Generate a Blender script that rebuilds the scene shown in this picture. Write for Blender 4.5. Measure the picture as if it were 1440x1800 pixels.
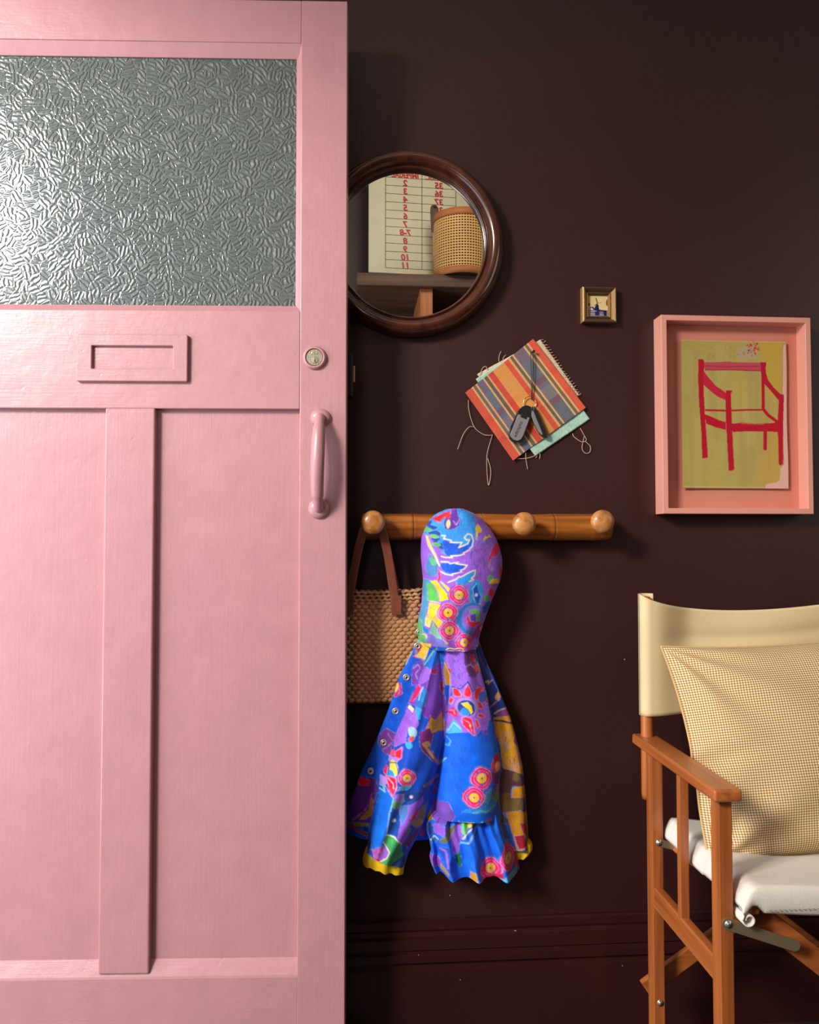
import bpy, bmesh, math, random
import numpy as np
from mathutils import Vector, Matrix, Euler
random.seed(7); np.random.seed(7)
for o in list(bpy.data.objects): bpy.data.objects.remove(o, do_unlink=True)
SC = bpy.context.scene
COL = SC.collection
R = math.radians

# ------------------------------------------------------------------ camera
CAM = Vector((0.0, -1.645, 1.0)); YAW = R(-4.2); PITCH = R(2.0); F = 1400.0
cd = bpy.data.cameras.new('camera'); cam = bpy.data.objects.new('camera', cd); COL.objects.link(cam)
cam.location = CAM; cam.rotation_euler = (R(90) + PITCH, 0, YAW)
cd.sensor_fit = 'HORIZONTAL'; cd.sensor_width = 36.0; cd.lens = 36.0 * F / 1440.0
cd.clip_start = 0.02
SC.camera = cam
CR = Euler((R(90) + PITCH, 0, YAW)).to_matrix()

# ------------------------------------------------------------------ world, light, exposure
w = bpy.data.worlds.new('world'); SC.world = w; w.use_nodes = True
bg = w.node_tree.nodes['Background']; bg.inputs[0].default_value = (0.75, 0.87, 1.0, 1); bg.inputs[1].default_value = 1.0

def area(name, loc, target, sx, sy, power, color, spread=180):
    l = bpy.data.lights.new(name, 'AREA'); l.shape = 'RECTANGLE'; l.size = sx; l.size_y = sy
    l.energy = power; l.color = color; l.spread = R(spread)
    o = bpy.data.objects.new(name, l); COL.objects.link(o); o.location = loc
    o.rotation_euler = (Vector(target) - Vector(loc)).to_track_quat('-Z', 'Y').to_euler()
    return o
# daylight through the open doorway, through the side window, and from the window of the room to the right
area('daylight_key', (-2.75, -2.88, 2.83), (0.15, -0.1, 1.05), 0.8, 0.9, 265, (1.0, 0.93, 0.82))
area('daylight_doorway', (-1.45, -0.72, 1.05), (0, -0.60, 1.0), 1.0, 1.9, 30, (0.86, 0.91, 1.0))
area('daylight_sky', (-2.42, -3.16, 2.98), (-0.74, -0.14, 1.64), 0.36, 0.55, 26, (0.93, 0.96, 1.0))
area('front_fill', (-0.50, -2.13, 1.40), (0.0, 0, 1.1), 0.5, 0.7, 4.5, (1.0, 0.86, 0.76))  # added warm fill from the front, no window there; lifts the bag
area('daylight_far_window', (2.45, -1.45, 1.75), (0.3, -0.5, 1.2), 0.9, 1.2, 7, (1.0, 0.80, 0.60))
# added fill, no real lamp: brightens the shelf wall that the mirror shows
area('shelf_fill', (0.35, -0.95, 2.62), (0.15, -2.1, 2.15), 0.25, 0.25, 7, (1.0, 0.90, 0.74))
SC.view_settings.view_transform = 'Standard'; SC.view_settings.look = 'None'
SC.view_settings.exposure = -0.3; SC.view_settings.gamma = 1.0; SC.view_settings.use_curve_mapping = False

# ------------------------------------------------------------------ measuring
def ray(px, py):
    return CR @ Vector(((px - 720) / F, -(py - 900) / F, -1.0))
def W(px, py, y):                       # point of a wall-parallel plane
    d = ray(px, py); t = (y - CAM.y) / d.y; return CAM + d * t
def H(px, py, z):                       # point of a horizontal plane
    d = ray(px, py); t = (z - CAM.z) / d.z; return CAM + d * t
def WX(px, py, y): return W(px, py, y).x
def WZ(px, py, y): return W(px, py, y).z
def srgb(r, g, b):
    f = lambda c: (c / 255 / 12.92) if c / 255 <= 0.04045 else ((c / 255 + 0.055) / 1.055) ** 2.4
    return (f(r), f(g), f(b))

# ------------------------------------------------------------------ materials
class NT:
    def __init__(s, name):
        s.m = bpy.data.materials.new(name); s.m.use_nodes = True; s.t = s.m.node_tree
        s.b = s.t.nodes['Principled BSDF']
    def n(s, ty, **kw):
        x = s.t.nodes.new(ty)
        for k, v in kw.items():
            if k.startswith('i_'):
                key = k[2:]; key = int(key) if key.isdigit() else key.replace('_', ' ')
                x.inputs[key].default_value = v
            else: setattr(x, k, v)
        return x
    def l(s, a, b): s.t.links.new(a, b)
    def set(s, **kw):
        for k, v in kw.items():
            k = k.replace('_', ' ')
            s.b.inputs[k].default_value = (*v, 1) if isinstance(v, tuple) and len(v) == 3 else v
        return s
def objcoord(t, scale=(1, 1, 1)):
    c = t.n('ShaderNodeTexCoord'); m = t.n('ShaderNodeMapping'); m.inputs['Scale'].default_value = scale
    t.l(c.outputs['Object'], m.inputs['Vector']); return m.outputs['Vector']
def noisebump(t, vec, scale, detail, strength, dist=0.002):
    nz = t.n('ShaderNodeTexNoise'); nz.inputs['Scale'].default_value = scale; nz.inputs['Detail'].default_value = detail
    t.l(vec, nz.inputs['Vector'])
    bp = t.n('ShaderNodeBump'); bp.inputs['Strength'].default_value = strength; bp.inputs['Distance'].default_value = dist
    t.l(nz.outputs['Fac'], bp.inputs['Height']); t.l(bp.outputs['Normal'], t.b.inputs['Normal']); return nz, bp
def mixcol(t, fac, a, b):
    mx = t.n('ShaderNodeMix', data_type='RGBA'); 
    t.l(fac, mx.inputs[0])
    for k, v in ((6, a), (7, b)):
        if isinstance(v, tuple): mx.inputs[k].default_value = (*v, 1)
        else: t.l(v, mx.inputs[k])
    return mx.outputs[2]
def ramp(t, fac, stops):
    r = t.n('ShaderNodeValToRGB'); e = r.color_ramp.elements
    while len(e) < len(stops): e.new(0.5)
    for x, (p, c) in zip(e, stops): x.position = p; x.color = (*c, 1)
    t.l(fac, r.inputs[0]); return r.outputs[0]
def math_(t, op, a, b=None, c=None):
    m = t.n('ShaderNodeMath', operation=op)
    for i, v in enumerate((a, b, c)):
        if v is None: continue
        if isinstance(v, (int, float)): m.inputs[i].default_value = v
        else: t.l(v, m.inputs[i])
    return m.outputs[0]
MAT = {}
def plain(name, col, rough=0.5, metal=0.0, bump=None, var=0.0, spec=0.5, coat=0.0, scale=(1, 1, 1)):
    t = NT(name); t.set(Roughness=rough, Metallic=metal); t.b.inputs['Specular IOR Level'].default_value = spec
    t.b.inputs['Coat Weight'].default_value = coat
    v = objcoord(t, scale)
    if bump:
        nz, bp = noisebump(t, v, *bump)
    if var > 0:
        n2 = t.n('ShaderNodeTexNoise'); n2.inputs['Scale'].default_value = 9; n2.inputs['Detail'].default_value = 4
        t.l(v, n2.inputs['Vector'])
        dark = tuple(c * (1 - var) for c in col); lite = tuple(min(1, c * (1 + var)) for c in col)
        t.l(ramp(t, n2.outputs['Fac'], [(0.3, dark), (0.7, lite)]), t.b.inputs['Base Color'])
    else: t.b.inputs['Base Color'].default_value = (*col, 1)
    MAT[name] = t.m; return t.m
def wood(name, dark, lite, axis, rough=0.4, coat=0.15):
    t = NT(name); sc = [60, 60, 60]; sc[axis] = 2.2; v = objcoord(t, tuple(sc))
    nz = t.n('ShaderNodeTexNoise'); nz.inputs['Scale'].default_value = 1.0; nz.inputs['Detail'].default_value = 6; nz.inputs['Distortion'].default_value = 0.6
    t.l(v, nz.inputs['Vector'])
    t.l(ramp(t, nz.outputs['Fac'], [(0.3, dark), (0.72, lite)]), t.b.inputs['Base Color'])
    bp = t.n('ShaderNodeBump'); bp.inputs['Strength'].default_value = 0.15; bp.inputs['Distance'].default_value = 0.001
    t.l(nz.outputs['Fac'], bp.inputs['Height']); t.l(bp.outputs['Normal'], t.b.inputs['Normal'])
    t.set(Roughness=rough); t.b.inputs['Coat Weight'].default_value = coat
    MAT[name] = t.m; return t.m
def vcol(name, rough=0.7, bumps=None, spec=0.3, sheen=0.0, scale=(1, 1, 1)):
    t = NT(name); a = t.n('ShaderNodeAttribute', attribute_name='Col')
    t.l(a.outputs['Color'], t.b.inputs['Base Color']); t.set(Roughness=rough); t.b.inputs['Specular IOR Level'].default_value = spec
    t.b.inputs['Sheen Weight'].default_value = sheen
    if bumps: noisebump(t, objcoord(t, scale), *bumps)
    MAT[name] = t.m; return t.m

# ------------------------------------------------------------------ objects
ORG = {}
def tag(o, label=None, cat=None, group=None, kind=None):
    if label: o['label'] = label
    if cat: o['category'] = cat
    if group: o['group'] = group
    if kind: o['kind'] = kind
    return o
def thing(name, loc, label, cat, group=None, kind=None, rz=0.0):
    o = bpy.data.objects.new(name, None); COL.objects.link(o); o.empty_display_size = 0.05
    o.location = loc; o.rotation_euler = (0, 0, rz); ORG[o.name] = Vector(loc) if rz == 0 else Vector((0, 0, 0))
    return tag(o, label, cat, group, kind)
def mesh(name, verts, faces, mat, parent=None, smooth=False, loc=None, cols=None, local=False):
    """verts in world space (or in the parent's space when the parent is turned)"""
    org = Vector((0, 0, 0))
    if parent is not None: org = ORG[parent.name]
    elif loc is not None: org = Vector(loc)
    me = bpy.data.meshes.new(name)
    vs = np.asarray([tuple(v) for v in verts], dtype=float)
    if not local: vs = vs - np.array(org)
    me.from_pydata(vs.tolist(), [], [tuple(int(i) for i in f) for f in faces]); me.update()
    if smooth: me.polygons.foreach_set('use_smooth', [True] * len(me.polygons))
    if cols is not None:
        ca = me.color_attributes.new('Col', 'FLOAT_COLOR', 'POINT')
        a = np.ones((len(vs), 4), dtype=np.float32); a[:, :3] = cols
        ca.data.foreach_set('color', a.ravel())
    me.materials.append(MAT[mat] if isinstance(mat, str) else mat)
    o = bpy.data.objects.new(name, me); COL.objects.link(o)
    ORG[o.name] = org
    if parent is not None: o.parent = parent
    elif loc is not None: o.location = loc
    return o
def from_bm(bm, fix=True):
    if fix: bmesh.ops.recalc_face_normals(bm, faces=bm.faces)
    bm.verts.ensure_lookup_table(); bm.verts.index_update()
    v = [x.co.copy() for x in bm.verts]; f = [[y.index for y in x.verts] for x in bm.faces]; bm.free(); return v, f
def box(x0, x1, y0, y1, z0, z1, bev=0.0, seg=2):
    bm = bmesh.new(); bmesh.ops.create_cube(bm, size=1)
    for v in bm.verts: v.co = Vector(((x0 + x1) / 2 + v.co.x * (x1 - x0), (y0 + y1) / 2 + v.co.y * (y1 - y0), (z0 + z1) / 2 + v.co.z * (z1 - z0)))
    if bev > 0: bmesh.ops.bevel(bm, geom=list(bm.edges), offset=bev, segments=seg, profile=0.5, affect='EDGES')
    return from_bm(bm)
def merge(*vf):
    V, Fc = [], []
    for v, f in vf:
        k = len(V); V += list(v); Fc += [[i + k for i in q] for q in f]
    return V, Fc
def xf(vf, M): return [M @ Vector(v) for v in vf[0]], vf[1]
def prism(poly, y0, y1, plane='xz', bev=0.0, seg=2):
    """poly in 2D, extruded along the third axis"""
    bm = bmesh.new()
    mk = {'xz': lambda a, b, c: (a, c, b), 'yz': lambda a, b, c: (c, a, b), 'xy': lambda a, b, c: (a, b, c)}[plane]
    A = [bm.verts.new(mk(a, b, y0)) for a, b in poly]; B = [bm.verts.new(mk(a, b, y1)) for a, b in poly]
    bm.faces.new(A); bm.faces.new(B[::-1]); n = len(poly)
    for i in range(n): bm.faces.new((A[i], B[i], B[(i + 1) % n], A[(i + 1) % n]))
    if bev > 0: bmesh.ops.bevel(bm, geom=list(bm.edges), offset=bev, segments=seg, profile=0.5, affect='EDGES')
    return from_bm(bm)
def lathe(prof, center, axis='y', sgn=-1, seg=64, closed=False, sq=1.0):
    """prof: (radius, distance along the axis)"""
    V, Fc = [], []; n = len(prof); cx, cy, cz = center
    for i in range(seg):
        a = 2 * math.pi * i / seg; c, s = math.cos(a), math.sin(a)
        for r, d in prof:
            if axis == 'y': V.append((cx + r * c, cy + sgn * d, cz + r * s * sq))
            elif axis == 'x': V.append((cx + sgn * d, cy + r * c, cz + r * s))
            else: V.append((cx + r * c, cy + r * s, cz + sgn * d))
    for i in range(seg):
        j = (i + 1) % seg
        for k in range(n - 1 if not closed else n):
            l = (k + 1) % n
            Fc.append((i * n + k, i * n + l, j * n + l, j * n + k))
    bm = bmesh.new(); bv = [bm.verts.new(v) for v in V]
    for f in Fc:
        try: bm.faces.new([bv[i] for i in f])
        except ValueError: pass
    bmesh.ops.remove_doubles(bm, verts=bm.verts, dist=1e-6)
    return from_bm(bm)
def smoothpath(pts, n):
    P = [Vector(p) for p in pts]; P = [P[0]] + P + [P[-1]]; out = []
    m = len(P) - 3
    for i in range(n + 1):
        u = i / n * m; k = min(int(u), m - 1); t = u - k
        p0, p1, p2, p3 = P[k:k + 4]
        out.append(0.5 * ((2 * p1) + (p2 - p0) * t + (2 * p0 - 5 * p1 + 4 * p2 - p3) * t * t + (3 * p1 - p0 - 3 * p2 + p3) * t ** 3))
    return out
def tube(pts, rad, seg=8, cap=True, flat=None):
    """rad: number or list; flat=(w,h) gives a strap section instead"""
    P = [Vector(p) for p in pts]; V, Fc = [], []; n = len(P); up = None
    for i, p in enumerate(P):
        t = (P[min(i + 1, n - 1)] - P[max(i - 1, 0)]).normalized()
        if up is None:
            up = Vector((0, 1, 0)) if abs(t.y) < 0.9 else Vector((1, 0, 0))
        a = t.cross(up).normalized(); b = a.cross(t).normalized(); up = b
        r = rad[i] if isinstance(rad, (list, tuple)) else rad
        for k in range(seg):
            g = 2 * math.pi * k / seg
            if flat:
                c, s = math.cos(g), math.sin(g)
                V.append(p + a * flat[0] * math.copysign(abs(c) ** 0.4, c) + b * flat[1] * math.copysign(abs(s) ** 0.4, s))
            else: V.append(p + a * r * math.cos(g) + b * r * math.sin(g))
    for i in range(n - 1):
        for k in range(seg):
            l = (k + 1) % seg
            Fc.append((i * seg + k, i * seg + l, (i + 1) * seg + l, (i + 1) * seg + k))
    if cap: Fc.append(tuple(range(seg))[::-1]); Fc.append(tuple((n - 1) * seg + k for k in range(seg)))
    bm = bmesh.new(); bv = [bm.verts.new(v) for v in V]
    for f in Fc: bm.faces.new([bv[i] for i in f])
    return from_bm(bm)
def text_vf(s, size, bold=0.0, shear=0.0, extrude=0.0, sx=1.0):
    cu = bpy.data.curves.new('t', 'FONT'); cu.body = s; cu.size = size; cu.align_x = 'CENTER'; cu.align_y = 'CENTER'
    cu.offset = bold; cu.shear = shear; cu.extrude = extrude; cu.resolution_u = 3
    o = bpy.data.objects.new('t', cu); COL.objects.link(o)
    dg = bpy.context.evaluated_depsgraph_get(); me = bpy.data.meshes.new_from_object(o.evaluated_get(dg))
    v = [Vector((x.co.x * sx, x.co.y, x.co.z)) for x in me.vertices]; f = [list(p.vertices) for p in me.polygons]
    bpy.data.objects.remove(o, do_unlink=True); bpy.data.curves.remove(cu); bpy.data.meshes.remove(me)
    return v, f

# ------------------------------------------------------------------ printed cloth and paper: a small painter
class Canvas:
    def __init__(s, x0, y0, x1, y1, cell, base):
        s.x0, s.y0, s.c = x0, y0, cell; s.w = int((x1 - x0) / cell) + 1; s.h = int((y1 - y0) / cell) + 1
        s.a = np.ones((s.h, s.w, 3)) * np.array(srgb(*base))
        s.gx, s.gy = np.meshgrid(x0 + np.arange(s.w) * cell, y0 + np.arange(s.h) * cell)
        s.ox, s.oy, s.k = 0, 0, 1
    def frame(s, ox=0, oy=0, k=1): s.ox, s.oy, s.k = ox, oy, k
    def tr(s, p): return np.array([(s.ox + x / s.k, s.oy + y / s.k) for x, y in p], dtype=float)
    def win(s, P, pad):
        lo = P.min(0) - pad; hi = P.max(0) + pad
        i0 = max(0, int((lo[0] - s.x0) / s.c)); i1 = min(s.w, int((hi[0] - s.x0) / s.c) + 2)
        j0 = max(0, int((lo[1] - s.y0) / s.c)); j1 = min(s.h, int((hi[1] - s.y0) / s.c) + 2)
        return slice(j0, max(j0, j1)), slice(i0, max(i0, i1))
    def put(s, sl, m, col, al=1.0):
        m = (m * al)[..., None]; s.a[sl] = s.a[sl] * (1 - m) + np.array(srgb(*col)) * m
    def poly(s, pts, col, al=1.0, raw=False):
        P = pts if raw else s.tr(pts); sl = s.win(P, 1); X, Y = s.gx[sl], s.gy[sl]
        ins = np.zeros(X.shape, bool); n = len(P)
        for i in range(n):
            x1, y1 = P[i]; x2, y2 = P[(i + 1) % n]
            if y1 == y2: continue
            c = ((y1 > Y) != (y2 > Y)) & (X < (x2 - x1) * (Y - y1) / (y2 - y1) + x1); ins ^= c
        s.put(sl, ins.astype(float), col, al)
    def line(s, pts, wd, col, al=1.0, closed=False, raw=False):
        P = pts if raw else s.tr(pts); h = wd / 2; sl = s.win(P, h + 2); X, Y = s.gx[sl], s.gy[sl]
        D = np.full(X.shape, 1e9); n = len(P)
        for i in range(n if closed else n - 1):
            a = P[i]; b = P[(i + 1) % n]; d = b - a; L = (d ** 2).sum() + 1e-9
            t = np.clip(((X - a[0]) * d[0] + (Y - a[1]) * d[1]) / L, 0, 1)
            D = np.minimum(D, np.hypot(X - a[0] - t * d[0], Y - a[1] - t * d[1]))
        s.put(sl, np.clip((h - D) / s.c + 0.5, 0, 1), col, al)
    def ell(s, cx, cy, rx, ry, col, rot=0, al=1.0):
        P = s.tr([(cx, cy)]); rx, ry = rx / s.k, ry / s.k; q = max(rx, ry)
        sl = s.win(P, q + 1); X, Y = s.gx[sl] - P[0, 0], s.gy[sl] - P[0, 1]
        c, n = math.cos(R(rot)), math.sin(R(rot)); u, v = X * c + Y * n, -X * n + Y * c
        e = np.hypot(u / rx, v / ry); s.put(sl, np.clip((1 - e) * min(rx, ry) / s.c + 0.5, 0, 1), col, al)
    def shape(s, pts, col, edge=None, wd=1.5):
        s.poly(pts, col)
        if edge: s.line(pts, wd, edge, closed=True)
    def sample(s, X, Y):
        fx = np.clip((X - s.x0) / s.c, 0, s.w - 1.001); fy = np.clip((Y - s.y0) / s.c, 0, s.h - 1.001)
        i, j = fx.astype(int), fy.astype(int); u, v = (fx - i)[..., None], (fy - j)[..., None]; a = s.a
        return (a[j, i] * (1 - u) + a[j, i + 1] * u) * (1 - v) + (a[j + 1, i] * (1 - u) + a[j + 1, i + 1] * u) * v
def grid_faces(nu, nv, off=0):
    return [(off + j * nu + i, off + j * nu + i + 1, off + (j + 1) * nu + i + 1, off + (j + 1) * nu + i) for j in range(nv - 1) for i in range(nu - 1)]
def spot_noise(n1, n2, seed, sm=1):
    rs = np.random.RandomState(seed); a = rs.rand(n2, n1)
    for _ in range(sm): a = (a + np.roll(a, 1, 0) + np.roll(a, 1, 1) + np.roll(a, -1, 0) + np.roll(a, -1, 1)) / 5
    return a
# ------------------------------------------------------------------ materials of the place
def wall_paint(name, col, rough):
    t = NT(name); v = objcoord(t)
    nz = t.n('ShaderNodeTexNoise'); nz.inputs['Scale'].default_value = 2.5; nz.inputs['Detail'].default_value = 5; t.l(v, nz.inputs['Vector'])
    t.l(ramp(t, nz.outputs['Fac'], [(0.3, tuple(c * 0.9 for c in col)), (0.75, tuple(c * 1.12 for c in col))]), t.b.inputs['Base Color'])
    n2 = t.n('ShaderNodeTexNoise'); n2.inputs['Scale'].default_value = 260; n2.inputs['Detail'].default_value = 3; t.l(v, n2.inputs['Vector'])
    n3 = t.n('ShaderNodeTexNoise'); n3.inputs['Scale'].default_value = 14; n3.inputs['Detail'].default_value = 2; t.l(v, n3.inputs['Vector'])
    s = math_(t, 'ADD', n2.outputs['Fac'], math_(t, 'MULTIPLY', n3.outputs['Fac'], 2.0))
    bp = t.n('ShaderNodeBump'); bp.inputs['Strength'].default_value = 0.18; bp.inputs['Distance'].default_value = 0.0012
    t.l(s, bp.inputs['Height']); t.l(bp.outputs['Normal'], t.b.inputs['Normal']); t.set(Roughness=rough)
    MAT[name] = t.m
wall_paint('aubergine', srgb(53, 22, 22), 0.45)
wall_paint('aubergine_gloss', srgb(52, 22, 23), 0.24)
wall_paint('hall_brown', srgb(70, 50, 46), 0.6)
plain('ceiling_white', srgb(225, 215, 200), 0.8, bump=(60, 3, 0.1))
plain('floor_dark', srgb(42, 30, 27), 0.6, bump=(300, 3, 0.3), var=0.2)
def door_paint(name, sc):
    t = NT(name); v = objcoord(t, sc)
    nz = t.n('ShaderNodeTexNoise'); nz.inputs['Scale'].default_value = 1; nz.inputs['Detail'].default_value = 5; t.l(v, nz.inputs['Vector'])
    v2 = objcoord(t); n2 = t.n('ShaderNodeTexNoise'); n2.inputs['Scale'].default_value = 17; n2.inputs['Detail'].default_value = 6; n2.inputs['Roughness'].default_value = 0.6; t.l(v2, n2.inputs['Vector'])
    n3 = t.n('ShaderNodeTexVoronoi', feature='SMOOTH_F1'); n3.inputs['Scale'].default_value = 55; t.l(v2, n3.inputs['Vector'])
    chip = math_(t, 'SMOOTH_MIN', n3.outputs['Distance'], 0.12, 0.05)
    s = math_(t, 'ADD', math_(t, 'MULTIPLY', nz.outputs['Fac'], 0.28), math_(t, 'ADD', math_(t, 'MULTIPLY', n2.outputs['Fac'], 1.6), math_(t, 'MULTIPLY', chip, 2.0)))
    bp = t.n('ShaderNodeBump'); bp.inputs['Strength'].default_value = 0.45; bp.inputs['Distance'].default_value = 0.0018
    t.l(s, bp.inputs['Height']); t.l(bp.outputs['Normal'], t.b.inputs['Normal'])
    c0 = srgb(180, 129, 134)
    t.l(ramp(t, n2.outputs['Fac'], [(0.3, tuple(c * 0.95 for c in c0)), (0.7, tuple(min(1, c * 1.04) for c in c0))]), t.b.inputs['Base Color'])
    t.set(Roughness=0.34); MAT[name] = t.m
door_paint('pink_paint_vertical', (260, 260, 9)); door_paint('pink_paint_across', (9, 260, 260))

# ------------------------------------------------------------------ the room
XL, XR, YB, YF, ZC = -0.98, 2.7, 0.0, -2.16, 2.78
def struct(name, vf, mat, label, parent=None, smooth=False):
    o = mesh(name, vf[0], vf[1], mat, parent, smooth)
    if parent is None: tag(o, label, name.split('_')[0], kind='structure')
    return o
struct('floor', box(XL - 0.9, XR, YF - .1, 0.1, -0.1, 0.0), 'floor_dark', 'dark floor under the director chair')
struct('ceiling', box(XL - .1, XR + .1, YF - .1, 0.1, ZC, ZC + 0.1), 'ceiling_white', 'off-white ceiling above the hallway')
struct('wall_back', box(XL - .1, XR, 0.0, 0.12, 0.0, ZC), 'aubergine', 'dark aubergine painted wall behind mirror, coat and chair')
struct('wall_front', box(XL - .1, XR, YF - 0.12, YF, 0.0, ZC), 'hall_brown', 'dark brown wall seen reflected in the round mirror')
DY0, DY1, DZ = -0.16, -1.95, 2.30          # left-wall opening; unseen fanlight, sidelight and lintel height set to shape the key light
struct('wall_left', merge(box(XL - .1, XL, DY0, 0.0, 0, ZC), box(XL - .1, XL, DY1, DY0, DZ, ZC), box(XL - .1, XL, YF, DY1, 0, ZC)), 'hall_brown', 'left wall with the open doorway')
struct('wall_right', merge(box(XR, XR + .1, -0.75, 0.0, 0, ZC), box(XR, XR + .1, YF, -0.75, 0, 1.0), box(XR, XR + .1, YF, -0.75, 2.45, ZC)), 'hall_brown', 'right wall with a window opening')
# skirting board: moulded top, long plain face
zt = [WZ(870, y, -0.018) for y in (1617, 1640, 1646, 1665, 1671, 1684, 1690, 1700)]
prof = [(0, 0), (-0.020, 0), (-0.020, zt[7]), (-0.017, zt[6]), (-0.017, zt[5] - .002), (-0.026, zt[5]), (-0.027, zt[4]), (-0.020, zt[4] + .003), (-0.019, zt[3]), (-0.0235, zt[3] + .002),
        (-0.0235, zt[2]), (-0.014, zt[2] + .003), (-0.011, zt[1] + .004), (-0.013, zt[1] + 0.009), (-0.012, zt[0] - .003), (-0.007, zt[0]), (0, zt[0])]
sk = prism(prof, XL, XR, plane='yz')
struct('baseboard_back', sk, 'aubergine_gloss', 'tall moulded aubergine baseboard along the back wall')

# ------------------------------------------------------------------ the pink door
DR = R(-2.9); E = W(608.5, 900, -0.132)
door = thing('door_1', (E.x, E.y, 0), 'half-glazed pink painted door standing open at the left', 'door', kind='structure', rz=DR)
ca, sa = math.cos(DR), math.sin(DR)
def DL(px, py):                         # pixel -> (along the door, height) on its front face
    d = ray(px, py); n = Vector((-sa, ca, 0)); t = (Vector((E.x, E.y, 0)) - CAM).dot(n) / d.dot(n); p = CAM + d * t
    q = p - Vector((E.x, E.y, 0)); return q.x * ca + q.y * sa, p.z
def dpart(name, vf, mat='pink_paint_vertical', parent=None, smooth=False):
    o = mesh(name, vf[0], vf[1], mat, parent or door, smooth, local=True); ORG[o.name] = Vector((0, 0, 0)); return o
T = 0.044; DW = 0.815
us = DL(525.5, 1000)[0]; ztop = DL(608, 2)[1]; zt1 = DL(300, 72)[1]; zl0 = DL(300, 545)[1]; zl1 = DL(300, 718)[1]
zb = DL(300, 1717)[1]; zbp = DL(300, 1692)[1]
um0, um1 = DL(181.5, 1000)[0], DL(269.5, 1000)[0]; ul = -DW - us
B = 0.0016
dpart('stile', box(us, 0, 0, T, 0.008, ztop, B))
dpart('stile', box(-DW, ul, 0, T, 0.008, ztop, B))
dpart('top_rail', box(ul, us, 0.0003, T, zt1, ztop, B), 'pink_paint_across')
dpart('lock_rail', box(ul, us, 0.0003, T, zl1, zl0, B), 'pink_paint_across')
dpart('bottom_rail', prism([(0.0003, 0.008), (T, 0.008), (T, zbp), (0.014, zbp), (0.0015, zb), (0.0003, zb - .004)], ul, us, 'yz'), 'pink_paint_across')
zmb = DL(220, 1713)[1]
dpart('mullion', box(um0, um1, -0.0006, T, zmb, zl1 + .0005, 0.003))
dpart('door_panel', box(ul - .004, um0 + .004, 0.0145, T - .012, zbp - .01, zl1 + .006))
dpart('door_panel', box(um1 - .004, us + .004, 0.0145, T - .012, zbp - .01, zl1 + .006))
# glazing: wedge-shaped painted beads round one patterned pane
ug = DL(520, 300)[0]; zg1 = DL(300, 93)[1]; zg0 = DL(300, 534)[1]; ugl = -DW - ug; D1 = 0.016
dpart('glazing_bead', prism([(0.002, zt1 + .001), (D1 + .004, zt1 + .001), (D1 + .004, zg1), (D1 - .003, zg1 - .0012), (D1 - .004, zg1 + .001)], ul, us, 'yz', 0.0008), 'pink_paint_across')
dpart('glazing_bead', prism([(0.002, zl0 - .001), (D1 + .004, zl0 - .001), (D1 + .004, zg0), (D1 - .003, zg0 + .0012), (D1 - .004, zg0 - .001)], ul, us, 'yz', 0.0008), 'pink_paint_across')
dpart('glazing_bead', prism([(us + .001, 0.002), (us + .001, D1 + .004), (ug, D1 + .004), (ug - .0012, D1 - .002), (ug + .0035, D1 - .005)], zl0, zt1, 'xy', 0.0008))
dpart('glazing_bead', prism([(ul - .001, 0.002), (ul - .001, D1 + .004), (ugl, D1 + .004), (ugl + .0012, D1 - .002), (ugl - .0035, D1 - .005)], zl0, zt1, 'xy', 0.0008))
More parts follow.
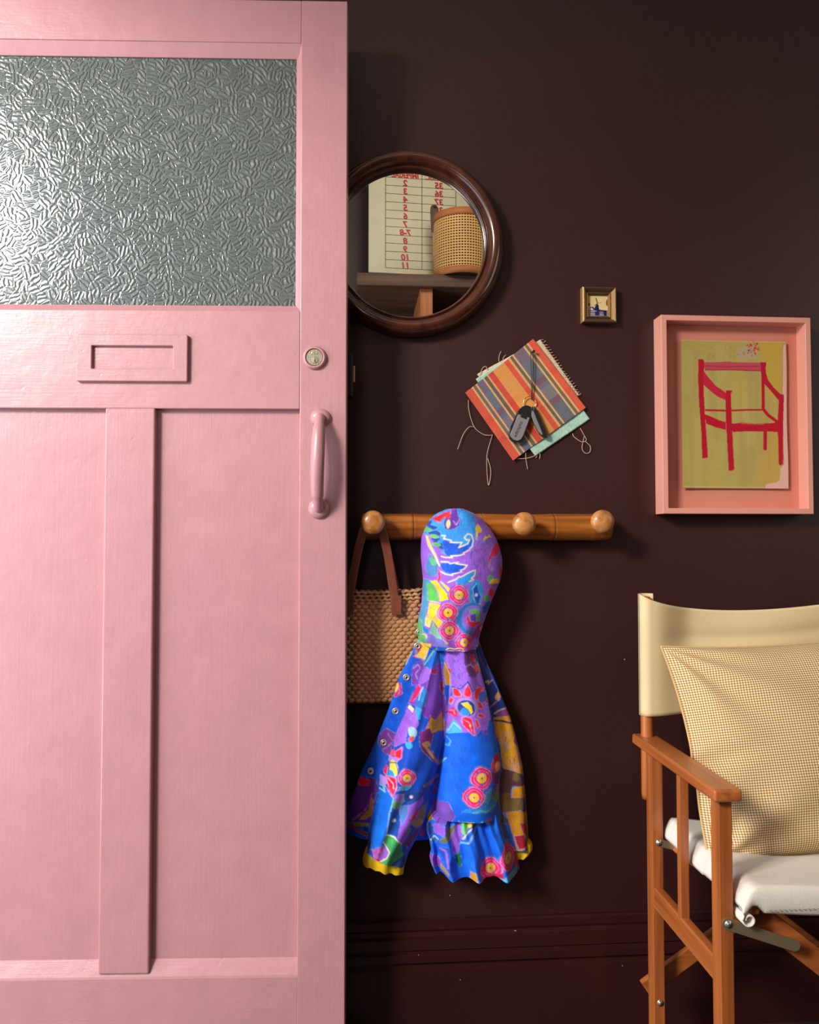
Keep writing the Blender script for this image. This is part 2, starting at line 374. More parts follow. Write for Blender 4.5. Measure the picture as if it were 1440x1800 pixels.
def glass_mat():
    t = NT('patterned_glass'); c = t.n('ShaderNodeTexCoord')
    nz = t.n('ShaderNodeTexNoise'); nz.inputs['Scale'].default_value = 75; nz.inputs['Detail'].default_value = 1; t.l(c.outputs['Object'], nz.inputs['Vector'])
    va = t.n('ShaderNodeVectorMath', operation='MULTIPLY_ADD'); t.l(nz.outputs['Color'], va.inputs[0]); va.inputs[1].default_value = (0.009, 0, 0.009); t.l(c.outputs['Object'], va.inputs[2])
    vo = t.n('ShaderNodeTexVoronoi', voronoi_dimensions='2D'); vo.inputs['Scale'].default_value = 58
    sp0 = t.n('ShaderNodeSeparateXYZ'); t.l(va.outputs[0], sp0.inputs[0])
    cb = t.n('ShaderNodeCombineXYZ'); t.l(sp0.outputs[0], cb.inputs[0]); t.l(sp0.outputs[2], cb.inputs[1]); t.l(cb.outputs[0], vo.inputs['Vector'])
    sc = t.n('ShaderNodeSeparateColor'); t.l(vo.outputs['Color'], sc.inputs[0])
    ang = math_(t, 'MULTIPLY', sc.outputs[0], 6.283)
    u = math_(t, 'ADD', math_(t, 'MULTIPLY', sp0.outputs[0], math_(t, 'COSINE', ang)), math_(t, 'MULTIPLY', sp0.outputs[2], math_(t, 'SINE', ang)))
    wv = math_(t, 'SINE', math_(t, 'MULTIPLY_ADD', u, 2 * math.pi / 0.0082, math_(t, 'MULTIPLY', sc.outputs[1], 6.283)))
    ve = t.n('ShaderNodeTexVoronoi', voronoi_dimensions='2D', feature='DISTANCE_TO_EDGE'); ve.inputs['Scale'].default_value = 58; t.l(cb.outputs[0], ve.inputs['Vector'])
    ed = t.n('ShaderNodeMapRange', interpolation_type='SMOOTHSTEP'); ed.inputs[1].default_value = 0.0; ed.inputs[2].default_value = 0.10; t.l(ve.outputs['Distance'], ed.inputs[0])
    h = math_(t, 'MULTIPLY', math_(t, 'MULTIPLY_ADD', wv, 0.5, 0.5), ed.outputs[0])
    for sock, dist in (('Normal', 0.0016), ('Coat Normal', 0.00022)):
        bp = t.n('ShaderNodeBump'); bp.inputs['Strength'].default_value = 1.0; bp.inputs['Distance'].default_value = dist
        t.l(h, bp.inputs['Height']); t.l(bp.outputs['Normal'], t.b.inputs[sock])
    t.set(Base_Color=(0.17, 0.20, 0.185), Roughness=0.42); t.b.inputs['Transmission Weight'].default_value = 0.45; t.b.inputs['IOR'].default_value = 1.5
    t.b.inputs['Coat Weight'].default_value = 1.0; t.b.inputs['Coat Roughness'].default_value = 0.11; t.b.inputs['Specular IOR Level'].default_value = 0.15
    MAT['patterned_glass'] = t.m
glass_mat()
dpart('glass_pane', box(ugl - .006, ug + .006, D1, D1 + .004, zg0 - .006, zg1 + .006), 'patterned_glass')
# letter plate, painted over
a0, b1 = DL(138, 589); a1, b0 = DL(331, 672); c0, d1 = DL(164, 609); c1, d0 = DL(306, 650)
def ring_plate(x0, x1, z0, z1, i0, i1, j0, j1, y0, y1):
    o = [(x0, z0), (x1, z0), (x1, z1), (x0, z1)]; i = [(i0, j0), (i1, j0), (i1, j1), (i0, j1)]
    bm = bmesh.new(); L = []
    for ring, y in ((o, y0), (o, y1), (i, y1), (i, y0)): L.append([bm.verts.new((a, y, b)) for a, b in ring])
    for k in range(4):
        A, Bq = L[k], L[(k + 1) % 4]
        for q in range(4): bm.faces.new((A[q], A[(q + 1) % 4], Bq[(q + 1) % 4], Bq[q]))
    bmesh.ops.recalc_face_normals(bm, faces=bm.faces)
    bmesh.ops.bevel(bm, geom=list(bm.edges), offset=0.0016, segments=2, profile=0.5, affect='EDGES'); return from_bm(bm)
lp = dpart('letter_plate', ring_plate(a0, a1, b0, b1, c0, c1, d0, d1, 0.003, -0.0085), 'pink_paint_across')
dpart('letter_flap', box(c0 - .002, c1 + .002, -0.0012, 0.003, d0 - .002, d1 + .002), 'pink_paint_across', lp)
# lock cylinder
plain('cylinder_metal', srgb(176, 168, 148), 0.35, 0.8, bump=(400, 2, 0.2), var=0.1)
plain('black_hole', (0.006, 0.005, 0.005), 0.6)
plain('brass', srgb(170, 130, 90), 0.4, 0.7)
plain('black_iron', srgb(24, 20, 24), 0.5)
lu, lz = DL(553.5, 629.5)
ring = dpart('lock_rim', lathe([(0.0225, 0.0), (0.0225, 0.003), (0.020, 0.0075), (0.0172, 0.0085), (0.0165, 0.0070), (0.0165, 0.0)], (lu, 0, lz), seg=40), smooth=True)
cyl = dpart('lock_cylinder', lathe([(0.0, 0.0072), (0.0150, 0.0072), (0.0158, 0.0064), (0.0158, 0.0)], (lu, 0, lz), seg=40), 'cylinder_metal')
dpart('lock_plug', lathe([(0.0, 0.0088), (0.0058, 0.0086), (0.0066, 0.0076), (0.0066, 0.0060)], (lu + .001, 0, lz - .0052), seg=28), 'cylinder_metal', cyl)
dpart('keyhole', merge(box(lu + .0002, lu + .0018, -0.0093, -0.0080, lz - .0098, lz - .0035, 0.0004)), 'black_hole', cyl)
dpart('maker_plate', box(lu - .0055, lu + .0062, -0.0080, -0.0066, lz + .006, lz + .0105, 0.0004), 'cylinder_metal', cyl)
# pull handle
h1 = DL(564, 735); h0 = DL(561, 894)
pts = [(h1[0], 0.0, h1[1]), (h1[0] - .0005, -0.016, h1[1] - .006), (h1[0] - .001, -0.030, h1[1] - .035), (h0[0] + .000, -0.036, (h1[1] + h0[1]) / 2), (h0[0] - .001, -0.030, h0[1] + .035), (h0[0], -0.016, h0[1] + .006), (h0[0], 0.0, h0[1])]
pp = smoothpath(pts, 40); rr = [0.0098 + 0.0032 * math.sin(math.pi * i / 40) ** 2 - (0.0015 if 5 < i < 11 or 29 < i < 35 else 0) for i in range(41)]
grip = dpart('pull_handle', tube(pp, rr, 14), smooth=True)
for hh, rx, rz in ((h1, 0.0200, 0.0178), (h0, 0.0205, 0.0200)):
    vf = lathe([(0.0, 0.0105), (0.006, 0.0104), (0.011, 0.0092), (0.0148, 0.0062), (0.0165, 0.0022), (0.0168, -0.001)], (0, 0, 0), seg=24)
    vf = ([Vector((v.x * rx / .0168 + hh[0], v.y, v.z * rz / .0168 + hh[1])) for v in vf[0]], vf[1])
    dpart('handle_plate', vf, parent=grip, smooth=True)
# rim latch on the far side of the door, its brass bolt showing past the edge
_, q1 = DL(610, 632); _, q0 = DL(610, 662)
la = dpart('rim_latch', box(-0.070, 0.0100, T, T + .030, q0 - .030, q1 + .022, 0.002), 'black_iron')
dpart('latch_bolt', box(0.009, 0.0140, T + .008, T + .0125, q0, q1, 0.0008), 'brass', la)

# flecks of old filler showing on the wall paint
plain('filler_fleck', srgb(170, 140, 132), 0.8)
wb = bpy.data.objects['wall_back']
for px, py, dx, dy in ((1098, 1159, 1.6, 2.4), (791, 1574, 1.2, 2.0), (1128, 1076, .6, 2.6), (901, 1624, 2.6, .7), (806, 1709, 1.0, 1.0), (734, 1666, 1.1, .9), (1086, 1685, 1.4, .8), (680, 870, .8, .8)):
    p = W(px, py, 0); k = 0.75 / 850
    poly = [(p.x + k * dx * math.cos(g) * random.uniform(.7, 1.2), p.z + k * dy * math.sin(g) * random.uniform(.7, 1.2)) for g in np.linspace(0, 2 * math.pi, 7)[:-1]]
    d = -0.0285 if py > 1620 else 0
    v, f = prism(poly, d - 0.0006, d + 0.0012); mesh('paint_fleck', v, f, 'filler_fleck', wb)
# ------------------------------------------------------------------ round mirror
def mirror_frame_mat():
    t = NT('mahogany'); v = objcoord(t, (14, 14, 14))
    nz = t.n('ShaderNodeTexNoise'); nz.inputs['Scale'].default_value = 1.3; nz.inputs['Detail'].default_value = 6; nz.inputs['Distortion'].default_value = 1.2; t.l(v, nz.inputs['Vector'])
    t.l(ramp(t, nz.outputs['Fac'], [(0.3, srgb(54, 24, 17)), (0.7, srgb(88, 43, 28))]), t.b.inputs['Base Color'])
    t.set(Roughness=0.25); t.b.inputs['Coat Weight'].default_value = 0.6; t.b.inputs['Coat Roughness'].default_value = 0.12; MAT['mahogany'] = t.m
mirror_frame_mat()
plain('mirror_silver', (0.86, 0.86, 0.84), 0.0, 1.0)
mc = W(721, 430, -0.01); mc = Vector((mc.x, 0, mc.z))
mir = thing('round_mirror', (mc.x, 0, mc.z), 'round wall mirror in a thick glossy dark wooden frame', 'mirror')
pr = [(0.184, 0.001), (0.193, 0.004), (0.1955, 0.012), (0.1940, 0.022), (0.1890, 0.031), (0.182, 0.037), (0.1745, 0.038), (0.1685, 0.034), (0.1645, 0.027), (0.1630, 0.0215), (0.1615, 0.0205), (0.1602, 0.0215), (0.1594, 0.0240), (0.1578, 0.0248), (0.1560, 0.0235), (0.1546, 0.0190), (0.1542, 0.010), (0.1542, 0.002)]
v, f = lathe(pr, mc, seg=128); mesh('mirror_frame', v, f, 'mahogany', mir, True)
v, f = lathe([(0.0, 0.0105), (0.1545, 0.0105)], mc, seg=96); mesh('mirror_glass', v, f, 'mirror_silver', mir)
v, f = lathe([(0.0, 0.002), (0.178, 0.002), (0.178, 0.009), (0.0, 0.009)], mc, seg=48); mesh('backing_board', v, f, 'black_iron', mir)

# ------------------------------------------------------------------ small framed tile
wood('gilt_wood', srgb(62, 42, 29), srgb(92, 66, 44), 0, 0.45)
plain('gilt', srgb(168, 132, 82), 0.42, 0.35, bump=(300, 3, 0.3))
def frame4(name, parent, X0, X1, Z0, Z1, prof, mat, shear=0.0):
    """four mitred mouldings; prof = [(inset from the outside, distance from the wall)]"""
    corners = lambda i: [(X0 + i, Z0 + i), (X1 - i, Z0 + i), (X1 - i, Z1 - i), (X0 + i, Z1 - i)]
    out = []
    for k in range(4):
        V, Fc = [], []
        for i, d in prof:
            c = corners(i)
            for q in (k, (k + 1) % 4): V.append((c[q][0] + shear * (c[q][1] - Z0), -d, c[q][1]))
        n = len(prof)
        for j in range(n - 1): Fc.append((2 * j, 2 * j + 1, 2 * j + 3, 2 * j + 2))
        Fc.append((0, 2 * n - 2, 2 * n - 1, 1)); Fc.append(tuple(2 * j for j in range(n))); Fc.append(tuple(2 * j + 1 for j in range(n))[::-1])
        bm = bmesh.new(); bv = [bm.verts.new(q) for q in V]
        for q in Fc: bm.faces.new([bv[i] for i in q])
        v, f = from_bm(bm); out.append(mesh(name, v, f, mat if isinstance(mat, str) else mat[k], parent))
    return out
a = W(1023, 505, -0.012); b = W(1082.5, 568, -0.012)
tp = thing('tiny_picture', (a.x / 2 + b.x / 2, 0, b.z), 'tiny square picture of a blue windmill in a stepped gilt frame', 'picture')
frame4('frame_side', tp, a.x, b.x, b.z, a.z, [(0, 0.0005), (0, 0.017), (0.0022, 0.019), (0.0036, 0.0185), (0.0095, 0.0105), (0.0110, 0.0105), (0.0112, 0.0125), (0.0128, 0.0125), (0.0132, 0.0095), (0.0150, 0.0095), (0.0155, 0.0055), (0.0155, 0.0005)], ['gilt_wood', 'gilt', 'gilt_wood', 'gilt'])
cv = Canvas(420, 370, 1080, 1100, 6, (226, 196, 140))
for i in range(60):
    x, y = random.uniform(430, 1070), random.uniform(380, 820); cv.line([(x, y), (x + random.uniform(30, 90), y + random.uniform(-8, 8))], random.uniform(5, 12), random.choice([(238, 206, 146), (214, 178, 116), (232, 190, 160)]), 0.6)
cv.poly([(400, 870), (1090, 870), (1090, 1110), (400, 1110)], (120, 108, 128)); cv.poly([(400, 960), (1090, 1040), (1090, 1110), (400, 1110)], (176, 166, 160))
cv.poly([(650, 860), (790, 870), (800, 1060), (660, 1060)], (40, 40, 96)); cv.poly([(720, 640), (770, 700), (800, 900), (620, 880), (660, 760)], (34, 34, 84))
cv.poly([(490, 780), (600, 760), (660, 840), (500, 900)], (58, 56, 100)); cv.ell(550, 840, 40, 34, (220, 214, 210)); cv.ell(470, 690, 26, 56, (40, 24, 30)); cv.ell(1050, 620, 36, 110, (104, 66, 40))
cv.line([(690, 480), (740, 640)], 34, (66, 60, 84)); cv.line([(740, 640), (860, 620)], 22, (150, 120, 110)); cv.line([(640, 720), (740, 640)], 16, (90, 80, 100)); cv.line([(430, 930), (700, 900)], 22, (196, 186, 190))
cv.poly([(780, 850), (1030, 880), (1030, 1050), (940, 1050), (930, 920), (790, 900)], (34, 30, 70)); cv.line([(400, 1000), (660, 1040), (1060, 1060)], 18, (60, 60, 104))
i0 = a.x + .0140; i1 = b.x - .0140; j0 = b.z + .0140; j1 = a.z - .0140; NU, NV = 70, 76
U, Vv = np.meshgrid(np.linspace(0, 1, NU), np.linspace(0, 1, NV))
vs = np.stack([i0 + (i1 - i0) * U, np.full(U.shape, -0.006), j1 + (j0 - j1) * Vv], -1).reshape(-1, 3)
vcol('glazed_print', 0.3, None, 0.5); vcol('paper_print', 0.75, (200, 4, 0.2, 0.001), 0.2)
mesh('printed_tile', vs, grid_faces(NU, NV), 'glazed_print', tp, cols=cv.sample(420 + 660 * U, 370 + 730 * Vv).reshape(-1, 3))

# ------------------------------------------------------------------ pink box frame with the painted chair
plain('frame_pink', srgb(222, 152, 134), 0.5, bump=(120, 3, 0.08))
plain('mount_pink', srgb(210, 132, 112), 0.75, bump=(300, 3, 0.1))
DF = 0.043
a = W(1162.5, 553, -DF); b = W(1431, 903.5, -DF)
pf = thing('picture_frame', (a.x / 2 + b.x / 2, 0, b.z), 'deep pink box frame holding a painting of a red armchair', 'picture frame')
frame4('frame_side', pf, a.x, b.x, b.z, a.z, [(0, 0.0015), (0, DF - .0006), (0.0006, DF), (0.0108, DF), (0.0114, DF - .0006), (0.0114, 0.0015)], 'frame_pink')
v, f = box(a.x + .004, b.x - .004, -0.008, -0.002, b.z + .004, a.z - .004); mesh('mount_board', v, f, 'mount_pink', pf)
cv = Canvas(345, 347, 1192, 1527, 3.2, (178, 160, 78))
P1 = (196, 166, 66)
for k in range(46):                                  # broad dry brush marks
    x = 345 + 847 * random.random(); wd = random.uniform(40, 110); y0 = random.uniform(340, 1300); c = random.choice([(182, 164, 84), (190, 166, 70), (176, 152, 78), (186, 172, 92), (172, 146, 82)])
    cv.line([(x, y0), (x + random.uniform(-12, 12), y0 + random.uniform(150, 600))], wd, c, 0.35)
cv.poly([(980, 350), (1160, 350), (1150, 790), (1040, 800), (1000, 560)], (196, 160, 52), 0.7); cv.poly([(1050, 1080), (1130, 1090), (1120, 1500), (900, 1480)], (194, 154, 64), 0.6)
cv.poly([(800, 400), (960, 380), (960, 490), (800, 490)], (180, 160, 126), 0.6)
cv.poly([(1168, 388), (1192, 360), (1192, 1527), (1008, 1527), (1012, 1492), (1100, 1478), (1128, 1455), (1130, 1370), (1164, 1330), (1160, 1240), (1158, 800), (1166, 560)], (222, 176, 142))
cv.line([(345, 349), (1190, 352)], 6, (216, 186, 120), 0.7); cv.line([(360, 1512), (1000, 1518)], 10, (206, 170, 110), 0.6)
RD, RD2, PK = (184, 18, 40), (196, 34, 54), (190, 74, 78)
for k in range(46): cv.ell(random.gauss(925, 28), random.gauss(400, 30), random.uniform(3, 9), random.uniform(3, 9), random.choice([(214, 70, 56), (190, 36, 44), (120, 70, 40)]))
for k in range(14): cv.ell(random.uniform(440, 860), random.uniform(385, 500), 3.5, 3.5, (140, 80, 40))
cv.poly([(528, 524), (700, 516), (990, 520), (986, 588), (870, 588), (760, 582), (640, 586), (532, 590)], PK); cv.line([(535, 552), (700, 556), (980, 548)], 7, (170, 40, 58)); cv.line([(535, 586), (760, 580), (985, 586)], 7, (166, 40, 52))
cv.poly([(482, 500), (520, 500), (530, 520), (524, 640), (522, 760), (530, 930), (538, 1080), (548, 1230), (548, 1285), (503, 1292), (500, 1100), (484, 860), (478, 660)], RD)
cv.poly([(522, 590), (560, 640), (620, 710), (700, 762), (702, 824), (640, 800), (580, 756), (524, 706)], RD2)
cv.poly([(704, 745), (752, 745), (752, 760), (742, 765), (748, 1000), (756, 1250), (762, 1375), (740, 1388), (716, 1384), (708, 1200), (700, 1000), (700, 800)], RD)
cv.line([(538, 906), (694, 908)], 16, RD); cv.line([(754, 906), (870, 900), (985, 898)], 15, RD)
cv.poly([(525, 938), (580, 956), (640, 984), (700, 1000), (700, 1062), (620, 1044), (540, 1014)], RD)
cv.poly([(748, 1012), (830, 1002), (930, 1010), (1060, 1004), (1120, 996), (1122, 1074), (980, 1072), (860, 1072), (752, 1078)], RD); cv.line([(830, 1008), (1000, 1012)], 12, (190, 120, 70), 0.5)
cv.poly([(984, 516), (1032, 514), (1032, 540), (1026, 560), (1030, 640), (1016, 690), (1014, 880), (1000, 900), (988, 880), (990, 640)], RD)
cv.poly([(1024, 590), (1046, 660), (1090, 720), (1140, 770), (1170, 774), (1170, 830), (1128, 824), (1060, 740), (1014, 690)], RD)
cv.line([(1000, 890), (1040, 940), (1110, 992)], 26, RD)
cv.poly([(1128, 820), (1168, 826), (1160, 1000), (1158, 1100), (1154, 1330), (1134, 1344), (1118, 1330), (1116, 1080), (1118, 950)], RD)
cv.line([(1014, 1080), (1012, 1208)], 30, RD)
cv.a[..., 2] = np.clip(cv.a[..., 2] * 1.3, 0, 1); cv.a *= 0.94
p0 = W(1197, 597.5, -0.014); p1 = W(1385, 859, -0.014); NU, NV = 265, 369
U, Vv = np.meshgrid(np.linspace(0, 1, NU), np.linspace(0, 1, NV))
xs = p0.x + (p1.x - p0.x) * U + 0.0008 * np.sin(Vv * 9) * (U > 0.98); zs = p0.z + (p1.z - p0.z) * Vv
ys = -0.0135 - 0.002 * (2 * U - 1) ** 2
vs = np.stack([xs, ys, zs], -1).reshape(-1, 3)
sh = mesh('painted_sheet', vs, grid_faces(NU, NV), 'paper_print', pf, cols=cv.sample(345 + 847 * U, 347 + 1180 * Vv).reshape(-1, 3))
m = sh.modifiers.new('s', 'SOLIDIFY'); m.thickness = 0.0008

# ------------------------------------------------------------------ fabric swatches on a nail
vcol('swatch_cloth', 0.85, (900, 2, 0.25, 0.0006), 0.15, 0.3)
plain('cotton_thread', srgb(206, 176, 156), 0.85)
def swatch(name, quad, y, pat, label, wave, seed, n=110):
    """quad: top, right, bottom, left pixel corners"""
    q = [W(x, yy, y) for x, yy in quad]; U, Vv = np.meshgrid(np.linspace(0, 1, n), np.linspace(0, 1, n))
    q = [np.array(k) for k in q]
    Pp = ((1 - U) * (1 - Vv))[..., None] * q[0] + (U * (1 - Vv))[..., None] * q[1] + (U * Vv)[..., None] * q[2] + ((1 - U) * Vv)[..., None] * q[3]
    Pp = Pp.copy(); Pp[..., 1] -= wave * (0.5 + 0.5 * np.sin(U * 5 + seed) * np.cos(Vv * 4 + seed)) + 0.0008 * np.sin(Vv * 11 + U * 3)
    e = np.random.RandomState(seed).rand(n) * 0.0012
    Pp[:, 0, 0] += np.where(True, e, 0); Pp[:, -1, 2] += e[::-1] * 0.8
    c = pat(U, Vv); r = thing(name, (float(q[2][0]), 0, float(q[2][2])), label, 'fabric swatch', 'fabric swatches hung on the nail')
    o = mesh('cloth', Pp.reshape(-1, 3), grid_faces(n, n), 'swatch_cloth', r, True, cols=c.reshape(-1, 3))
    m = o.modifiers.new('s', 'SOLIDIFY'); m.thickness = 0.0007; return r
L = lambda *c: np.array(srgb(*c))
def plaid(U, Vv):       # U runs along the stripes, Vv across them
    st = [(0, (214, 84, 54)), (.075, (222, 170, 108)), (.10, (112, 96, 70)), (.128, (216, 172, 110)), (.15, (106, 100, 112)), (.29, (218, 168, 106)), (.315, (100, 88, 70)), (.345, (216, 158, 100)), (.372, (208, 78, 50)), (.435, (214, 142, 70)),
          (.60, (200, 66, 46)), (.665, (216, 154, 96)), (.69, (96, 84, 72)), (.725, (214, 158, 100)), (.75, (98, 96, 116)), (.835, (214, 156, 104)), (.855, (104, 96, 84)), (.888, (214, 160, 108)), (.91, (206, 80, 54)), (1.1, (206, 80, 54))]
    c = np.zeros(U.shape + (3,))
    for (s0, k), (s1, _) in zip(st[:-1], st[1:]):
        m = (Vv >= s0) & (Vv < s1 + (0.1 if s1 >= 1 else 0)); c[m] = srgb(*k)
    for u0, u1, k, al in ((0.16, 0.40, (96, 112, 116), .35), (0.40, 0.47, (120, 52, 70), .42), (0.52, 0.68, (150, 140, 120), .22), (0.68, 0.75, (120, 46, 70), .45), (0.75, 1.0, (74, 100, 108), .30), (0.0, 0.14, (120, 84, 104), .30)):
        m = ((U >= u0) & (U < u1))[..., None]; base = (c[..., 2:3] > 0.09) & (c[..., 0:1] < 0.3)
        c = np.where(m, c * (1 - al * np.where(base, 1, .35)) + L(*k) * al * np.where(base, 1, .35), c)
    n = U.shape[0]; return c * (0.9 + 0.2 * spot_noise(n, n, 3, 0))[..., None]
flat = lambda a, b, s: (lambda U, Vv: (L(*a) * (1 - Vv[..., None] * .6) + L(*b) * Vv[..., None] * .6) * (0.85 + 0.3 * spot_noise(U.shape[0], U.shape[0], s, 0))[..., None])
sw_c = swatch('fabric_swatch', [(950, 597), (1018, 694), (936, 760), (838, 658)], -0.0015, flat((214, 190, 160), (200, 180, 150), 5), 'cream frayed fabric swatch, hindmost of the stack on the nail', 0.001, 2, 60)
sw_m = swatch('fabric_swatch', [(940, 600), (1037, 737), (941, 802), (836, 666)], -0.0035, flat((168, 200, 180), (150, 186, 170), 6), 'pale mint fabric swatch showing under the plaid one', 0.0015, 3, 60)
sw_p = swatch('fabric_swatch', [(937, 596), (1030, 717), (902, 810), (818, 690)], -0.0065, plaid, 'orange and blue plaid fabric swatch, frontmost on the nail', 0.002, 1, 150)
def thread(pts, par, y=-0.004, r=0.00065, n=40):
    P = smoothpath([W(x, yy, y + random.uniform(-.002, .001)) for x, yy in pts], n); v, f = tube(P, r, 5); mesh('loose_thread', v, f, 'cotton_thread', par, True)
k4 = lambda l: [(780 + x / 4.364, 480 + y / 4.364) for x, y in l]
thread(k4([(190, 975), (195, 1060), (235, 1180), (300, 1235), (345, 1245), (375, 1240)]), sw_p)
thread(k4([(108, 1352), (150, 1240), (195, 1182), (235, 1180)]), sw_p)
thread(k4([(375, 1240), (335, 1380), (332, 1500), (345, 1628), (362, 1520), (338, 1420)]), sw_p)
thread(k4([(440, 600), (425, 640), (424, 680)]), sw_c); thread(k4([(478, 628), (460, 645), (455, 665)]), sw_c)
thread(k4([(335, 740), (322, 716), (295, 735), (275, 790)]), sw_m)
thread(k4([(990, 1230), (1000, 1255), (1060, 1295), (1095, 1280), (1070, 1230), (1048, 1190)]), sw_m)
thread(k4([(1080, 1250), (1062, 1340), (1085, 1380), (1120, 1375), (1125, 1330), (1085, 1290)]), sw_m)
thread(k4([(630, 1380), (632, 1430), (645, 1505)]), sw_m); thread(k4([(565, 1425), (640, 1420), (700, 1400), (725, 1375)]), sw_m)
thread(k4([(735, 1370), (740, 1400), (735, 1424)]), sw_m); thread(k4([(715, 1375), (718, 1398), (708, 1418)]), sw_m)
for i in range(22):                       # frayed edge of the cream swatch
    t = i / 21; x = 952 + (1018 - 952) * t; y = 597 + (694 - 597) * t; thread([(x - 3, y + 1), (x + 1, y), (x + 3 + 2 * random.random(), y - 1 + random.uniform(-2, 2))], sw_c, -0.003, 0.0006, 5)

# ------------------------------------------------------------------ nail and keys
plain('black_plastic', srgb(30, 29, 30), 0.4); plain('silver_plate', srgb(176, 172, 172), 0.35, 0.6, bump=(700, 2, 0.15)); plain('bright_metal', srgb(220, 205, 180), 0.2, 1.0); plain('ink_black', srgb(34, 30, 32), 0.6)
plain('cord_black', srgb(32, 29, 28), 0.7)
np_ = W(935, 621, 0)
v, f = lathe([(0.0, 0.0205), (0.0028, 0.0200), (0.0030, 0.0190), (0.0014, 0.0184), (0.0014, 0.0)], (np_.x, -0.0, np_.z), seg=14)
tag(mesh('nail', v, f, 'black_iron', loc=(np_.x, 0, np_.z)), 'small black nail holding the fabric swatches and keys', 'nail')
YK = -0.0135; kk = W(932, 708, YK)
kr = thing('key_ring', (kk.x, YK, W(905, 780, YK).z), 'bunch of car keys hanging from a black cord over plaid cloth', 'keys')
for dx in (-1.3, 1.5):
    P = smoothpath([W(935 + dx * .5, 619.5, -0.0165), W(935 + dx * 1.2, 627, -0.017), W(935.5 + dx, 660, -0.0145), W(935 + dx * .3, 703, -0.0125)], 24); v, f = tube(P, 0.0008, 6); mesh('cord', v, f, 'cord_black', kr, True)
P = smoothpath([W(933.5, 620, -0.0165), W(935, 618.5, -0.0168), W(937, 620, -0.0165)], 8); v, f = tube(P, 0.0011, 6); mesh('cord', v, f, 'cord_black', kr, True)
c = W(931.5, 708, YK); rr = 11.3 / 857
v, f = tube([(c.x + rr * math.cos(g), YK - 0.001 * math.sin(g), c.z + rr * math.sin(g)) for g in np.linspace(0, 2 * math.pi * .995, 48)], 0.0009, 8); mesh('split_ring', v, f, 'bright_metal', kr, True)
k16 = lambda l, y: [(p.x, p.z) for p in (W(880 + x / 16, 690 + yy / 16, y) for x, yy in l)]
fob = mesh('key_fob', *prism(k16([(690, 355), (770, 375), (860, 410), (870, 560), (850, 690), (800, 830), (640, 1250), (570, 1360), (450, 1410), (330, 1380), (245, 1290), (225, 1160), (290, 960), (470, 540), (530, 460), (610, 420)], -0.018), -0.0215, -0.0125, bev=0.0012), 'black_plastic', kr)
pl = mesh('fob_plate', *prism(k16([(500, 612), (572, 630), (560, 690), (712, 752), (738, 765), (765, 690), (818, 712), (640, 1200), (580, 1310), (480, 1358), (370, 1325), (290, 1250), (275, 1180), (330, 1020)], -0.022), -0.0222, -0.0210, bev=0.0003), 'silver_plate', fob)
tv, tf = text_vf('inchcape', 0.0092, 0.00012, 0, 0)
pa = W(880 + 600 / 16, 690 + 820 / 16, -0.0224); pb = W(880 + 425 / 16, 690 + 1255 / 16, -0.0224); ang = math.atan2(pb.z - pa.z, pb.x - pa.x); mid = (pa + pb) / 2
wd = max(q.x for q in tv) - min(q.x for q in tv); s = (pb - pa).length / wd
mesh('fob_lettering', [(mid.x + s * (q.x * math.cos(ang) - q.y * math.sin(ang)), -0.02228, mid.z + s * (q.x * math.sin(ang) + q.y * math.cos(ang))) for q in tv], tf, 'ink_black', fob)
mesh('fob_clasp', *prism(k16([(590, 600), (770, 660), (735, 755), (555, 690)], -0.022), -0.0228, -0.0205, bev=0.0004), 'black_plastic', fob)
key = mesh('folding_key', *prism(k16([(930, 380), (1000, 470), (1070, 620), (1180, 880), (1290, 1110), (1310, 1190), (1300, 1280), (1210, 1270), (1110, 1190), (1020, 1040), (930, 850), (880, 660), (900, 500)], -0.017), -0.0200, -0.0120, bev=0.0012), 'black_plastic', kr)
mesh('key_plate', *prism(k16([(870, 520), (930, 520), (985, 680), (1090, 920), (1190, 1180), (1150, 1190), (1060, 1090), (940, 860), (880, 680)], -0.0205), -0.0208, -0.0195, bev=0.0003), 'silver_plate', key)
mesh('key_blade', *prism(k16([(885, 375), (925, 400), (945, 500), (880, 525), (865, 450)], -0.0205), -0.0205, -0.0165, bev=0.0003), 'bright_metal', key)

# ------------------------------------------------------------------ bamboo coat rack
def bamboo_mat():
    t = NT('bamboo'); v = objcoord(t, (6, 90, 90)); nz = t.n('ShaderNodeTexNoise'); nz.inputs['Scale'].default_value = 1; nz.inputs['Detail'].default_value = 6; t.l(v, nz.inputs['Vector'])
    t.l(ramp(t, nz.outputs['Fac'], [(0.3, srgb(126, 66, 20)), (0.55, srgb(168, 96, 32)), (0.75, srgb(190, 116, 44))]), t.b.inputs['Base Color']); t.set(Roughness=0.34); t.b.inputs['Coat Weight'].default_value = 0.3; MAT['bamboo'] = t.m
bamboo_mat(); plain('bamboo_dark', srgb(60, 30, 14), 0.6)
wood('turned_wood', srgb(150, 88, 42), srgb(206, 144, 80), 1, 0.35, 0.3)
xa, xb = WX(636, 926, -0.03), WX(1072, 926, -0.03); zr = WZ(900, 926.5, -0.03); RB = 0.0268
rk = thing('coat_rack', ((xa + xb) / 2, 0, zr), 'bamboo wall coat rack with round wooden pegs', 'coat rack')
nodes = [WX(p, 926, -0.04) for p in (725.5, 848, 973.5, 1045)]
prof = []; x = xa
